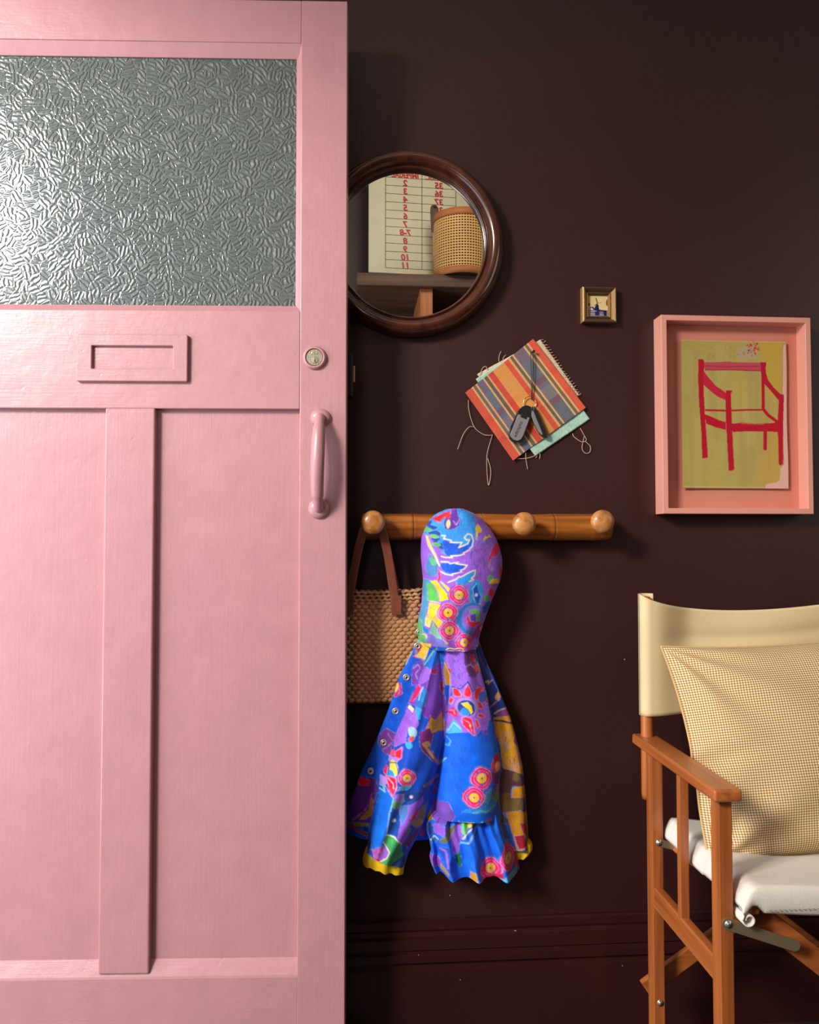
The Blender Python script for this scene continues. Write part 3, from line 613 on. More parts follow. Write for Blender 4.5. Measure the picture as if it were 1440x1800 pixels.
for q in np.linspace(0, 1, 150):
    x = xa + (xb - xa) * q; r = RB
    for nd in nodes:
        d = abs(x - nd); r += 0.0012 * math.exp(-(d / 0.006) ** 2) - 0.0016 * math.exp(-(d / 0.0012) ** 2)
    r += 0.0005 * math.sin(x * 31)
    if q > 0.97: r *= 1 - 0.05 * ((q - .97) / .03)
    prof.append((r, x - xa))
prof = [(0.0, 0.0)] + prof + [(0.0, xb - xa)]
v, f = lathe(prof, (xa, -0.0275, zr), 'x', 1, 40); rail = mesh('bamboo_rail', v, f, 'bamboo', rk, True)
rail.data.shade_auto_smooth if False else None
for nd in nodes:
    v, f = lathe([(RB - .002, -0.0006), (RB + .0003, -0.0006), (RB + .0003, 0.0006), (RB - .002, 0.0006)], (nd, -0.0275, zr), 'x', 1, 40); mesh('node_ring', v, f, 'bamboo_dark', rail)
pp = [(0.0105, 0.0), (0.0105, 0.016), (0.0125, 0.022), (0.0165, 0.0255), (0.0215, 0.0285), (0.0238, 0.0335), (0.0235, 0.0385), (0.0205, 0.0435), (0.0150, 0.0470), (0.0085, 0.0488), (0.0, 0.0493)]
pegs = []
for i, (px, py) in enumerate(((655.5, 918.5), (789, 919), (922, 921), (1060, 917))):
    p = W(px, py, -0.088); v, f = lathe(pp, (p.x, -0.050, p.z), seg=36); mesh('peg', v, f, 'turned_wood', rk, True); pegs.append(p)

# ------------------------------------------------------------------ woven straw bag
def straw_mat():
    t = NT('straw'); v = objcoord(t, (60, 60, 60)); nz = t.n('ShaderNodeTexNoise'); nz.inputs['Scale'].default_value = 3; nz.inputs['Detail'].default_value = 4; t.l(v, nz.inputs['Vector'])
    n2 = t.n('ShaderNodeTexNoise'); n2.inputs['Scale'].default_value = 0.35; t.l(v, n2.inputs['Vector'])
    c = ramp(t, nz.outputs['Fac'], [(0.25, srgb(168, 112, 72)), (0.7, srgb(216, 162, 112))]); t.l(c, t.b.inputs['Base Color']); t.set(Roughness=0.7)
    wv = t.n('ShaderNodeTexWave'); wv.inputs['Scale'].default_value = 8; wv.inputs['Distortion'].default_value = 3; t.l(v, wv.inputs['Vector'])
    bp = t.n('ShaderNodeBump'); bp.inputs['Strength'].default_value = 0.4; bp.inputs['Distance'].default_value = 0.0008; t.l(wv.outputs['Fac'], bp.inputs['Height']); t.l(bp.outputs['Normal'], t.b.inputs['Normal']); MAT['straw'] = t.m
straw_mat(); plain('straw_dark', srgb(112, 68, 40), 0.8, bump=(300, 3, 0.4)); plain('strap_leather', srgb(122, 60, 42), 0.5, bump=(180, 4, 0.25), var=0.15)
YB_ = -0.045
bx0, bx1 = WX(562, 1130, YB_), WX(750, 1130, YB_); bz1 = WZ(655, 1036, YB_); bz0 = WZ(655, 1238, YB_)
bag = thing('straw_bag', ((bx0 + bx1) / 2, -0.04, bz0), 'woven straw handbag with brown leather straps hanging from the leftmost peg', 'bag')
bcx = (bx0 + bx1) / 2; bw = (bx1 - bx0) / 2
def bag_front(u, t):                     # u -1..1 across, t 0 bottom..1 top -> point on the front face
    wv = bw * (1 - 0.05 * (1 - t) ** 2); d = 0.036 + 0.010 * math.cos(u * 1.5) * math.sin(math.pi * min(1, 0.15 + 0.75 * t)) - 0.020 * max(0, abs(u) - 0.86) / 0.14
    return Vector((bcx + u * wv, -d, bz0 + (bz1 - bz0) * t - 0.004 * (1 - u * u) * t * 1.2))
nu, nv = 25, 22; V = []
for s in (0, 1):
    for j in range(nv):
        for i in range(nu):
            p = bag_front(-1 + 2 * i / (nu - 1), j / (nv - 1))
            if s: p = Vector((p.x, -0.008, p.z))
            V.append(p)
Fc = grid_faces(nu, nv); Fc += [q[::-1] for q in grid_faces(nu, nv, nu * nv)]; o_ = nu * nv
for i in range(nu - 1): Fc += [(i, o_ + i, o_ + i + 1, i + 1)]
for j in range(nv - 1): Fc += [(j * nu, (j + 1) * nu, o_ + (j + 1) * nu, o_ + j * nu), (j * nu + nu - 1, o_ + j * nu + nu - 1, o_ + (j + 1) * nu + nu - 1, (j + 1) * nu + nu - 1)]
mesh('bag_body', V, Fc, 'straw_dark', bag, True)
# knots of the weave: one shared low ball, squashed
bm = bmesh.new(); bmesh.ops.create_uvsphere(bm, u_segments=8, v_segments=5, radius=1); kv, kf = from_bm(bm)
kme = bpy.data.meshes.new('knot'); kme.from_pydata([(v.x * .0078, v.z * .0046, v.y * .0056) for v in kv], [], kf); kme.polygons.foreach_set('use_smooth', [True] * len(kme.polygons)); kme.materials.append(MAT['straw'])
NC, NR = 15, 26; hid = []
for r_ in range(NR):
    for c_ in range(NC):
        u = -0.95 + 1.9 * (c_ + (0.5 if r_ % 2 else 0.0)) / (NC - 0.5); t = 0.035 + 0.86 * r_ / (NR - 1)
        p = bag_front(u, t)
        if p.x < WX(613, 1130, -0.045):
            hid.append((p, kv, kf)); continue
        o = bpy.data.objects.new('knot', kme); COL.objects.link(o); o.parent = bag; o.location = p - ORG[bag.name] + Vector((random.uniform(-.0005, .0005), 0, random.uniform(-.0004, .0004)))
        o.rotation_euler = (0, random.uniform(-.2, .2), 0); s = random.uniform(.92, 1.06); o.scale = (s, 1, s)
vf = merge(*[([p + Vector((v.x * .0078, v.z * .0046, v.y * .0056)) for v in a_], b_) for p, a_, b_ in hid]); tag(mesh('knots', *vf, 'straw', bag, True), kind='stuff')
for c_ in range(NC):                     # short twisted cords between the knots
    for h in (0, 1):
        u = -0.95 + 1.9 * (c_ + 0.5 * h) / (NC - 0.5); pts = [bag_front(u + 0.012 * math.sin(k * 2.9), 0.03 + 0.88 * k / 24) + Vector((0, -0.0003, 0)) for k in range(25)]
        v, f = tube(pts, 0.0019, 6); mesh('weft_cord', v, f, 'straw', bag, True)
for k in range(3):                        # braided rim
    pts = [bag_front(-0.97 + 1.94 * i / 60, 0.925 + 0.033 * k) + Vector((0, -0.0025 - 0.0016 * math.sin(i * 1.7 + k * 2), 0.0016 * math.cos(i * 1.7 + k * 2))) for i in range(61)]
    v, f = tube(pts, 0.0032, 7); mesh('rim_braid', v, f, 'straw', bag, True)
    pts = [Vector((p.x, -0.010 + .002 * math.sin(i), p.z)) for i, p in enumerate(pts)]; v, f = tube(pts, 0.0032, 7); mesh('rim_braid', v, f, 'straw', bag, True)
pg = pegs[0]
for y0, y1, oo in ((-0.060, -0.054, 0), (-0.066, -0.007, 2)):
    L_ = W(613 + oo, 1078, y1); Rr = W(697 + oo * 2, 1078, y1); zt_ = pg.z - 0.006
    pts = [L_, Vector((L_.x + .003, y1, L_.z + .045)), Vector((pg.x - .028, (y0 + y1) / 2, pg.z - .052)), Vector((pg.x - .011, y0, zt_ + .010)), Vector((pg.x, y0, zt_ + .020)), Vector((pg.x + .011, y0, zt_ + .010)), Vector((pg.x + .028, (y0 + y1) / 2, pg.z - .050)), Vector((Rr.x - .006, y1, Rr.z + .045)), Rr]
    v, f = tube(smoothpath(pts, 60), 1, 12, flat=(0.0088, 0.0014)); mesh('strap', v, f, 'strap_leather', bag, True)
for px in (613, 697):
    p = W(px, 1064, -0.054); v, f = box(p.x - .0098, p.x + .0098, -0.0572, -0.0535, p.z - .019, p.z + .019, 0.0008); mesh('strap_patch', v, f, 'strap_leather', bag)
# ------------------------------------------------------------------ director chair (faces the camera, its right half leaves the frame)
WD, WL = srgb(140, 72, 32), srgb(188, 108, 54)
wood('teak_upright', WD, WL, 2, 0.38, 0.2); wood('teak_along', WD, WL, 1, 0.38, 0.2); wood('teak_across', WD, WL, 0, 0.4, 0.2)
plain('canvas_back', srgb(216, 194, 150), 0.85, bump=(500, 3, 0.15), var=0.04, spec=0.2); plain('canvas_seat', srgb(226, 218, 208), 0.8, bump=(450, 3, 0.2), var=0.05, spec=0.25)
plain('bracket_steel', srgb(170, 150, 120), 0.4, 0.7); plain('bolt_steel', srgb(200, 186, 166), 0.3, 0.9)
X0, XW = 0.570, 0.515; XC = X0 + XW / 2                      # post centre lines
ch = thing('director_chair', (XC, -0.30, 0), 'wooden director chair with cream canvas back and white canvas seat', 'chair')
AZ = 0.624; YFp, YRp = -0.441, -0.169                         # arm height, front and rear post centres
mirx = lambda vf: ([Vector((2 * XC - v[0], v[1], v[2])) for v in vf[0]], [q[::-1] for q in vf[1]])
def cpart(name, vf, mat, both=True, parent=None, smooth=False):
    o = mesh(name, *vf, mat, parent or ch, smooth); o2 = None
    if both: v, f = mirx(vf); o2 = mesh(name, v, f, mat, ch if parent is None else parent, smooth)
    return o, o2
arm = cpart('armrest', box(X0 - .0245, X0 + .0195, -0.472, -0.118, AZ - .019, AZ, 0.004, 3), 'teak_along')
fp = cpart('front_post', box(X0 - .0105, X0 + .0105, YFp - .0145, YFp + .0145, 0.0, AZ - .018, 0.0015), 'teak_upright')
rp = cpart('rear_post', box(X0 - .0105, X0 + .0105, YRp - .0145, YRp + .0145, 0.0, AZ - .018, 0.0015), 'teak_upright')
cpart('back_upright', lathe([(0.0, 0.505), (0.0105, 0.505), (0.0118, 0.515), (0.0118, 0.880), (0.008, 0.890), (0.0, 0.892)], (X0 - .002, -0.1400, 0), 'z', 1, 20), 'teak_upright', smooth=True)
cpart('side_slat', box(X0 - .0080, X0 + .0080, -0.3035, -0.2895, 0.353, AZ - .018, 0.0015), 'teak_upright')
cpart('side_rail', box(X0 - .0085, X0 + .0085, YFp + .013, YRp - .013, 0.318, 0.356, 0.003, 3), 'teak_along')
cpart('foot_rail', box(X0 - .011, X0 + .011, YFp - .02, YRp + .02, 0.001, 0.03, 0.003), 'teak_along')
# seat rails and folding cross legs
SX0, SX1 = X0 + .026, X0 + XW - .026; SZ = 0.477
def bar(p, q, w, d):
    p, q = Vector(p), Vector(q); t = (q - p).normalized(); y = Vector((0, 1, 0)); n = t.cross(y).normalized(); L_ = (q - p).length
    M = Matrix((t, y, n)).transposed().to_4x4(); M.translation = (p + q) / 2
    return xf(box(-L_ / 2, L_ / 2, -d / 2, d / 2, -w / 2, w / 2, 0.0015), M)
cpart('seat_rail', box(SX0 + .006, SX0 + .024, -0.462, -0.172, SZ - .045, SZ - .013, 0.004), 'teak_along')
for y in (-0.432, -0.408): pass
cpart('cross_leg', bar((SX0 + .010, -0.425, SZ - .038), (X0 + XW - .014, -0.425, 0.075), 0.034, 0.017), 'teak_across', False)
cpart('cross_leg', bar((SX1 - .010, -0.405, SZ - .038), (X0 + .014, -0.405, 0.075), 0.034, 0.017), 'teak_across', False)
cpart('cross_leg', bar((SX0 + .010, -0.195, SZ - .038), (X0 + XW - .014, -0.195, 0.075), 0.034, 0.017), 'teak_across', False)
cpart('cross_leg', bar((SX1 - .075, -0.150, SZ - .038), (X0 - .012, -0.140, 0.150), 0.030, 0.012), 'teak_across', False)
# steel brackets from posts to seat rails
def strip(p, q, w, th=0.002):
    p, q = Vector(p), Vector(q); t = (q - p).normalized(); y = Vector((0, 1, 0)); n = t.cross(y).normalized(); L_ = (q - p).length
    M = Matrix((t, y, n)).transposed().to_4x4(); M.translation = (p + q) / 2
    cap = [(s * L_ / 2 + w / 2 * math.cos(g), w / 2 * math.sin(g)) for s, g0 in ((1, -math.pi / 2), (-1, math.pi / 2)) for g in np.linspace(g0, g0 + math.pi, 9)]
    return xf(prism(cap, -th / 2, th / 2), M)
fz = WZ(1278, 1624, YFp - .016); rz = WZ(1156, 1481, YRp - .016); rz2 = WZ(1154, 1764, YRp - .016)
cpart('bracket', strip((X0, YFp - .0162, fz), (X0 + .105, YFp - .0162, fz - .036), 0.017), 'bracket_steel')
cpart('bracket', strip((X0, YRp - .0162, rz), (X0 + .075, YRp - .0162, rz - .020), 0.013), 'bracket_steel')
for y, z in ((YFp - .0170, fz), (YRp - .0170, rz), (YRp - .0146, rz2)):
    cpart('bolt', lathe([(0.0, 0.0036), (0.003, 0.0030), (0.0036, 0.0016), (0.0058, 0.0014), (0.0060, 0.0)], (X0 + .001, y, z), seg=18), 'bolt_steel', smooth=True)
# back canvas: sleeve round both uprights
nu, nv = 90, 34; V = []; zt0, zb0 = 0.896, 0.664
for j in range(nv):
    t = j / (nv - 1)
    for i in range(nu):
        s = i / (nu - 1); x = X0 - .0165 + (XW + .029) * s; d_ = min(s, 1 - s) * (XW + .029); g = min(1, max(0, d_ - .026) / .09); g = g * g * (3 - 2 * g)
        sag = 0.034 * math.sin(math.pi * s ** 0.68) * (1 - t) ** 1.4
        z = zt0 + (zb0 - zt0) * t - sag + 0.004 * math.sin(math.pi * s) * t
        e = max(0, 1 - s * (XW + .029) / 0.013); e2 = max(0, 1 - (1 - s) * (XW + .029) / 0.013)
        y = -0.1570 + 0.024 * g + 0.014 * (e ** 2 + e2 ** 2) + 0.006 * math.sin(3 * t + 7 * s) * g + 0.004 * math.exp(-((t - .32 + .1 * s) / .07) ** 2) * g
        V.append((x, y, z))
Fc = grid_faces(nu, nv); bc = mesh('back_canvas', V, Fc, 'canvas_back', ch, True); m = bc.modifiers.new('s', 'SOLIDIFY'); m.thickness = 0.0016; m.offset = 1
for sx in (0, 1):                       # the sleeve behind each upright, with its stitched hem
    xx = X0 - .002 if sx == 0 else 2 * XC - X0 + .002; V = []; n = 18
    for j in range(14):
        z = zt0 + (zb0 - zt0) * j / 13
        for i in range(n):
            g = math.pi * (0.0 + i / (n - 1)); V.append((xx - 0.0145 * math.cos(g), -0.1400 + 0.0145 * math.sin(g), z))
    mesh('canvas_sleeve', V, grid_faces(n, 14), 'canvas_back', ch, True)
# seat canvas: sling over the rails, hem rolled at the front edge
nu, nv = 80, 40; V = []
prof = [(-.010, -.034), (-.0105, -.028), (-.008, -.018), (.002, -.004), (.006, -.0005), (.014, 0.0)]
xs = [SX0 + a for a, b in prof]; zs = [SZ + b for a, b in prof]
n = 40
for i in range(1, n): s = i / n; xs.append(SX0 + .014 + (SX1 - SX0 - .028) * s); zs.append(SZ - 0.012 * math.sin(math.pi * s))
for a, b in prof[::-1]: xs.append(SX1 - a); zs.append(SZ + b)
nu = len(xs); ys = list(np.linspace(-0.168, -0.470, 46))
for j, y in enumerate(ys):
    for i in range(nu):
        t = j / 45; st = 0.0045 if (0.56 < t) else 0.0
        V.append((xs[i], y, zs[i] + (st if 4 < i < nu - 5 else st * 0.6) + 0.0012 * math.sin(9 * t + i * .4)))
k = len(ys)
for dz, dy in ((-.004, -.003), (-.012, -.0055), (-.024, -.006), (-.036, -.0045), (-.041, -.001), (-.042, .004), (-.036, .007)):   # front flap
    for i in range(nu):
        w_ = 1.0 if 5 < i < nu - 6 else 0.75
        V.append((xs[i], ys[-1] + dy, max(SZ - .044, zs[i] + 0.0045 + dz * w_)))
sc_ = mesh('seat_canvas', V, grid_faces(nu, k + 7), 'canvas_seat', ch, True); m = sc_.modifiers.new('s', 'SOLIDIFY'); m.thickness = 0.0022; m.offset = 1
# rolled hem end at the front left
P = [(SX0 - .004 + 0.0095 * (1 - i / 60) * math.cos(i * .22 + 2.2) + .004, -0.466, SZ - .046 + 0.0095 * (1 - i / 60) * math.sin(i * .22 + 2.2)) for i in range(34)]
V = []; 
for y in (-0.4745, -0.40):
    V += [(p[0], y, p[2]) for p in P]
hem = mesh('rolled_hem', V, grid_faces(34, 2), 'canvas_seat', ch, True); m = hem.modifiers.new('s', 'SOLIDIFY'); m.thickness = 0.0022
st = [(SX0 + .03 + i * .0075, -0.4785, SZ - .030) for i in range(56)]
V, Fc = merge(*[box(a - .002, a + .002, b - .0004, b + .0004, c - .0004, c + .0004) for a, b, c in st]); plain('stitch', srgb(150, 138, 130), 0.8); mesh('stitching', V, Fc, 'stitch', sc_)

# ------------------------------------------------------------------ gingham cushion
def gingham():
    t = NT('gingham'); u = t.n('ShaderNodeUVMap'); sp = t.n('ShaderNodeSeparateXYZ'); t.l(u.outputs[0], sp.inputs[0])
    def st(o):
        s = math_(t, 'SINE', math_(t, 'MULTIPLY', o, 2 * math.pi * 112)); mr = t.n('ShaderNodeMapRange'); mr.inputs[1].default_value = -0.35; mr.inputs[2].default_value = 0.35; t.l(s, mr.inputs[0]); return mr.outputs[0]
    a, b = st(sp.outputs[0]), st(sp.outputs[1]); k = math_(t, 'MULTIPLY', math_(t, 'ADD', a, b), 0.5)
    c = ramp(t, k, [(0.0, srgb(240, 226, 194)), (0.5, srgb(196, 162, 112)), (1.0, srgb(140, 96, 54))]); t.l(c, t.b.inputs['Base Color']); t.set(Roughness=0.85); t.b.inputs['Specular IOR Level'].default_value = 0.15
    noisebump(t, objcoord(t), 700, 2, 0.15, 0.0006); MAT['gingham'] = t.m
gingham(); plain('cushion_piping', srgb(206, 172, 116), 0.85, bump=(900, 2, 0.2))
CW, CH, CT = 0.240, 0.190, 0.066
cM = Matrix.Translation(Vector((0.818, -0.272, 0.638))) @ Euler((R(-17), R(-3.5), R(0))).to_matrix().to_4x4()
def cush(u, v, side):
    p = max(0, (1 - abs(u) ** 2.4)) ** 0.55 * max(0, (1 - abs(v) ** 2.4)) ** 0.55
    pin = 1 - 0.085 * (1 - abs(v) ** 2) * abs(u) ** 3; pin2 = 1 - 0.075 * (1 - abs(u) ** 2) * abs(v) ** 3
    wr = 0.0035 * math.sin(9 * u + 6 * v + 1) * p * abs(v) + 0.004 * math.sin(11 * math.atan2(v + 1, u + 1) ) * p * math.exp(-2 * ((u + 1) ** 2 + (v + 1) ** 2)) * 3 + 0.004 * math.sin(12 * math.atan2(1 - v, u + 1)) * p * math.exp(-1.6 * ((u + 1) ** 2 + (v - 1) ** 2)) * 3
    d = CT * p * (1 + 0.12 * math.sin(2.2 * u + 1.3) * math.cos(2 * v)) + wr
    d += -0.010 * math.exp(-((v + .12 - 0.25 * (u + 1)) / .09) ** 2) * math.exp(-((u + .95) / .35) ** 2)
    rc = 1 - 0.16 * max(0, -v - 0.45) ** 1.5 * abs(u) ** 3; return Vector((CW * u * pin * rc, -side * d, CH * v * pin2 * (1 - 0.07 * abs(u) ** 6 * (v < 0))))
N = 90; V = []
g = [math.sin(math.pi / 2 * (-1 + 2 * i / (N - 1))) for i in range(N)]
for side in (1, -0.75):
    for v_ in g:
        for u_ in g: V.append(cM @ cush(u_, v_, side))
Fc = grid_faces(N, N); Fc += [q[::-1] for q in grid_faces(N, N, N * N)]
cu = thing('cushion', (0.828, -0.30, SZ), 'small-check brown gingham cushion leaning on the director chair back', 'cushion')
o = mesh('cushion_cover', V, Fc, 'gingham', cu, True)
uv = o.data.uv_layers.new(name='UVMap'); li = np.zeros(len(o.data.loops), dtype=np.int32); o.data.loops.foreach_get('vertex_index', li)
gg = np.array(g); uu = np.tile(gg * .5 + .5, N * 2); vv = np.tile(np.repeat(gg * .5 + .5, N), 2) * CH / CW
uv.data.foreach_set('uv', np.stack([uu[li], vv[li]], -1).astype(np.float32).ravel())
edge = [cM @ cush(u_, -1, 1) for u_ in g] + [cM @ cush(1, v_, 1) for v_ in g[1:]] + [cM @ cush(u_, 1, 1) for u_ in g[::-1][1:]] + [cM @ cush(-1, v_, 1) for v_ in g[::-1][1:]]
v, f = tube(edge, 0.0022, 7); mesh('piping', v, f, 'cushion_piping', cu, True)
# ------------------------------------------------------------------ child's printed raincoat
BL, SKY, PUR, VIO, YEL, CRM, RED, MAG, PNK, GRN, NAVY, OCH = (0, 86, 216), (44, 148, 232), (152, 92, 220), (104, 48, 160), (246, 200, 24), (246, 230, 160), (226, 22, 44), (222, 16, 96), (236, 104, 180), (92, 180, 84), (18, 40, 120), (196, 138, 30)
LILAC, TEAL = (176, 136, 226), (40, 150, 170)
cv = Canvas(600, 885, 950, 1552, 1.0, BL)
def flower(cx, cy, r, rot=0, sx=1.0):
    pts = lambda q, am: [(cx + sx * q * (1 + am * math.cos(4 * g + rot)) * math.cos(g), cy + q * (1 + am * math.cos(4 * g + rot)) * math.sin(g)) for g in np.linspace(0, 2 * math.pi, 40)]
    f_ = (cv.ox, cv.oy, cv.k); cv.frame()
    cv.poly(pts(r * 1.18, .05), VIO); cv.poly(pts(r * 1.09, .05), PNK); cv.poly(pts(r, .05), MAG); cv.line(pts(r * .76, .05), 1.0, PNK, .8)
    for g in (rot + .6, rot + 3.2): cv.ell(cx + sx * r * .68 * math.cos(g), cy + r * .68 * math.sin(g), 2.2 * sx, 2.6, (96, 84, 190))
    cv.ell(cx, cy, r * .50 * sx, r * .50, (250, 150, 40)); cv.ell(cx, cy, r * .45 * sx, r * .45, YEL)
    for g in np.linspace(0, 2 * math.pi, 9)[:-1]: cv.line([(cx, cy), (cx + sx * r * .35 * math.cos(g), cy + r * .35 * math.sin(g))], .7, (200, 120, 20), .6)
    cv.ell(cx, cy, 1.5, 1.5, (90, 50, 20)); cv.frame(*f_)
def veins(poly, col, n, ang, wd=0.8, al=.6, seed=1):
    rs = np.random.RandomState(seed); P = cv.tr(poly); lo, hi = P.min(0), P.max(0); keep = cv.a.copy(); f_ = (cv.ox, cv.oy, cv.k); cv.frame()
    for _ in range(n):
        x, y = rs.uniform(lo[0], hi[0]), rs.uniform(lo[1], hi[1]); L_ = rs.uniform(6, 16); q = [(x + L_ * t * math.cos(ang) + 1.6 * math.sin(t * 9), y + L_ * t * math.sin(ang)) for t in np.linspace(0, 1, 6)]; cv.line(q, wd, col, al)
    m = Canvas(cv.x0, cv.y0, cv.x0 + cv.w - 1, cv.y0 + cv.h - 1, 1.0, (0, 0, 0)); m.poly(P, (255, 255, 255), raw=True); k = m.a[:cv.h, :cv.w, :1]; cv.a = keep * (1 - k) + cv.a * k; cv.frame(*f_)
# --- hood (from two close views)
cv.poly([(735, 885), (895, 885), (895, 1120), (850, 1150), (720, 1150), (735, 1000)], PUR)
cv.frame(730, 885, 8.47)
cv.poly([(90, 180), (420, 90), (860, 90), (890, 300), (860, 430), (820, 600), (640, 770), (460, 780), (360, 720), (300, 480), (120, 450)], SKY)
veins([(400, 90), (860, 90), (860, 430), (560, 560), (420, 420)], (22, 112, 200), 70, 2.0, .8, .7)
cv.poly([(850, 160), (1300, 500), (1000, 600), (880, 480)], PUR); cv.poly([(1000, 250), (1250, 480), (1150, 540), (960, 330)], (156, 100, 214))
cv.shape([(265, 210), (400, 145), (510, 110), (500, 215), (450, 235), (420, 215), (370, 250), (350, 300), (270, 260)], RED, VIO, 1.2)
cv.poly([(510, 90), (590, 90), (600, 180), (640, 240), (620, 330), (560, 380), (470, 400), (410, 370), (400, 260), (440, 230), (490, 230)], VIO); cv.line([(540, 270), (580, 330), (625, 240)], 1.3, LILAC); cv.ell(468, 310, 26, 62, YEL, 5); cv.line([(468, 250), (445, 310), (466, 370), (490, 300), (468, 250)], 1.0, CRM)
for pts in ([(150, 270), (250, 250), (230, 320), (320, 350), (270, 400), (190, 360)], [(180, 430), (300, 400), (360, 440), (350, 540), (300, 580), (230, 540)], [(240, 560), (380, 590), (400, 700), (330, 660)]): cv.poly(pts, (14, 70, 170))
for x, y in ((180, 390), (270, 490), (300, 610), (250, 850)): cv.ell(x, y, 62, 30, GRN, 10)
cv.poly([(100, 480), (180, 560), (240, 700), (330, 900), (320, 980), (200, 900), (130, 760), (100, 640)], PUR); cv.poly([(200, 740), (290, 820), (330, 940), (310, 1060), (200, 1090), (150, 960)], (70, 130, 190)); cv.ell(250, 860, 40, 70, (96, 176, 130), -30)
cv.poly([(150, 470), (180, 480), (240, 650), (300, 760), (355, 930), (340, 940), (260, 770), (180, 620)], (236, 200, 90)); cv.line([(225, 655), (345, 920)], 1.6, CRM)
leaf1 = [(385, 560), (420, 540), (500, 580), (560, 600), (660, 610), (620, 660), (760, 600), (790, 520), (770, 480), (820, 500), (825, 580), (790, 660), (700, 740), (640, 760), (520, 780), (450, 780), (400, 700)]
cv.poly(leaf1, BL); veins(leaf1, (0, 60, 170), 30, 1.9)
cv.line([(375, 480), (425, 480), (400, 525), (510, 550), (495, 580), (660, 580), (615, 655), (740, 600), (770, 540), (720, 545), (695, 505), (740, 455), (800, 470), (825, 550), (810, 630), (760, 690), (680, 735), (690, 750), (620, 770), (505, 775), (520, 800), (430, 800), (370, 785)], 1.9, CRM)
leaf2 = [(365, 890), (480, 880), (600, 890), (730, 910), (690, 960), (650, 1000), (530, 1040), (430, 1030), (360, 940)]
cv.poly(leaf2, BL); veins(leaf2, (0, 60, 170), 18, 1.9); cv.line([(365, 862), (470, 865), (490, 890), (610, 868), (570, 890), (735, 912), (690, 965), (640, 985), (660, 1010), (520, 1040), (525, 1060), (430, 1045), (365, 1010)], 1.8, CRM)
leaf3 = [(560, 1150), (640, 1090), (740, 1040), (850, 985), (845, 1060), (800, 1110), (760, 1186), (600, 1186)]
cv.poly([(370, 1060), (480, 1080), (540, 1120), (460, 1186), (400, 1150)], PUR); cv.poly(leaf3, SKY); cv.line([(460, 1165), (570, 1120), (620, 1075), (640, 1085), (740, 1030), (780, 1010), (860, 978), (850, 1060), (800, 1100), (830, 1120), (770, 1150)], 1.8, CRM)
cv.poly([(320, 970), (350, 1000), (360, 1080), (340, 1186), (315, 1186), (325, 1080)], MAG)
cv.poly([(855, 360), (900, 310), (960, 380), (960, 430), (900, 440), (880, 550), (860, 540), (870, 430)], YEL); cv.poly([(975, 560), (1010, 480), (1050, 500), (1080, 460), (1120, 500), (1060, 510), (1000, 550)], YEL); cv.line([(850, 470), (890, 590), (920, 500), (980, 580), (1080, 540), (1180, 550), (1260, 520)], 1.0, (90, 130, 210))
cv.shape([(1110, 680), (1190, 590), (1270, 560), (1320, 640), (1310, 720), (1250, 720), (1200, 790), (1120, 800), (1090, 860), (1090, 940), (1140, 990), (1150, 950), (1120, 1010), (1070, 960), (1050, 860), (1070, 780)], MAG, (90, 130, 220), 1.1)
cv.poly([(1240, 980), (1330, 900), (1310, 1100), (1250, 1130)], (190, 20, 50)); cv.ell(1090, 1110, 46, 46, GRN); cv.poly([(1060, 1186), (1110, 1130), (1240, 1110), (1260, 1186)], YEL)
veins([(640, 760), (860, 560), (1050, 620), (1040, 1000), (880, 1130), (850, 960), (700, 860)], (116, 60, 180), 90, 2.0, .8, .7, 4)
cv.frame(720, 1010, 8.47)
cv.poly([(215, 60), (310, 80), (420, 300), (420, 390), (280, 400), (230, 640), (230, 760), (100, 760), (200, 500)], (70, 150, 190)); cv.poly([(260, 130), (330, 120), (400, 240), (425, 380), (370, 400), (270, 380)], GRN)
cv.poly([(300, 90), (390, 80), (440, 160), (560, 300), (570, 350), (430, 390), (420, 280), (350, 140)], YEL); cv.poly([(440, 80), (570, 190), (560, 270), (450, 160)], (236, 200, 70)); cv.line([(440, 120), (560, 275)], 2.0, (70, 90, 150))
yel = [(290, 410), (430, 430), (470, 500), (460, 640), (480, 700), (470, 840), (400, 800), (330, 690), (290, 780), (230, 740), (235, 640), (270, 540)]
cv.poly(yel, YEL); veins(yel, (196, 140, 20), 34, 1.7, .9, .8); cv.line([(300, 390), (440, 410)], 1.4, (246, 214, 80)); cv.line([(240, 640), (230, 740), (285, 770)], 1.2, CRM)
cv.poly([(300, 790), (330, 690), (400, 790), (470, 870), (460, 940), (500, 1010), (440, 1000), (380, 930), (330, 880), (290, 870)], (128, 180, 160)); cv.line([(300, 780), (325, 670), (400, 780), (480, 860)], 1.4, VIO)
cv.poly([(480, 940), (560, 1000), (530, 1030), (480, 1000)], (240, 200, 80)); cv.poly([(190, 720), (230, 790), (280, 800), (270, 880), (220, 850), (180, 800)], (20, 110, 200)); cv.poly([(250, 900), (480, 950), (560, 1060), (400, 1060), (260, 980)], (126, 120, 210))
cv.poly([(110, 700), (190, 680), (200, 860), (180, 1000), (100, 1000), (90, 860)], (86, 170, 110)); cv.ell(215, 910, 40, 40, (226, 196, 40))
flower(803, 1044, 15.5, .3); flower(785, 1075, 15.5, 1.0); flower(788, 1106.5, 15.5, .2); flower(814, 1127, 14.5, .8)
cv.ell(960, 260, 110, 190, SKY); cv.poly([(910, 170), (970, 120), (1000, 240), (1040, 320), (1000, 420), (960, 430), (920, 330), (890, 240)], (10, 80, 190)); cv.ell(963, 290, 22, 24, (226, 236, 246)); cv.line([(960, 120), (900, 200), (930, 340), (970, 440), (1040, 420)], 1.5, (120, 190, 240))
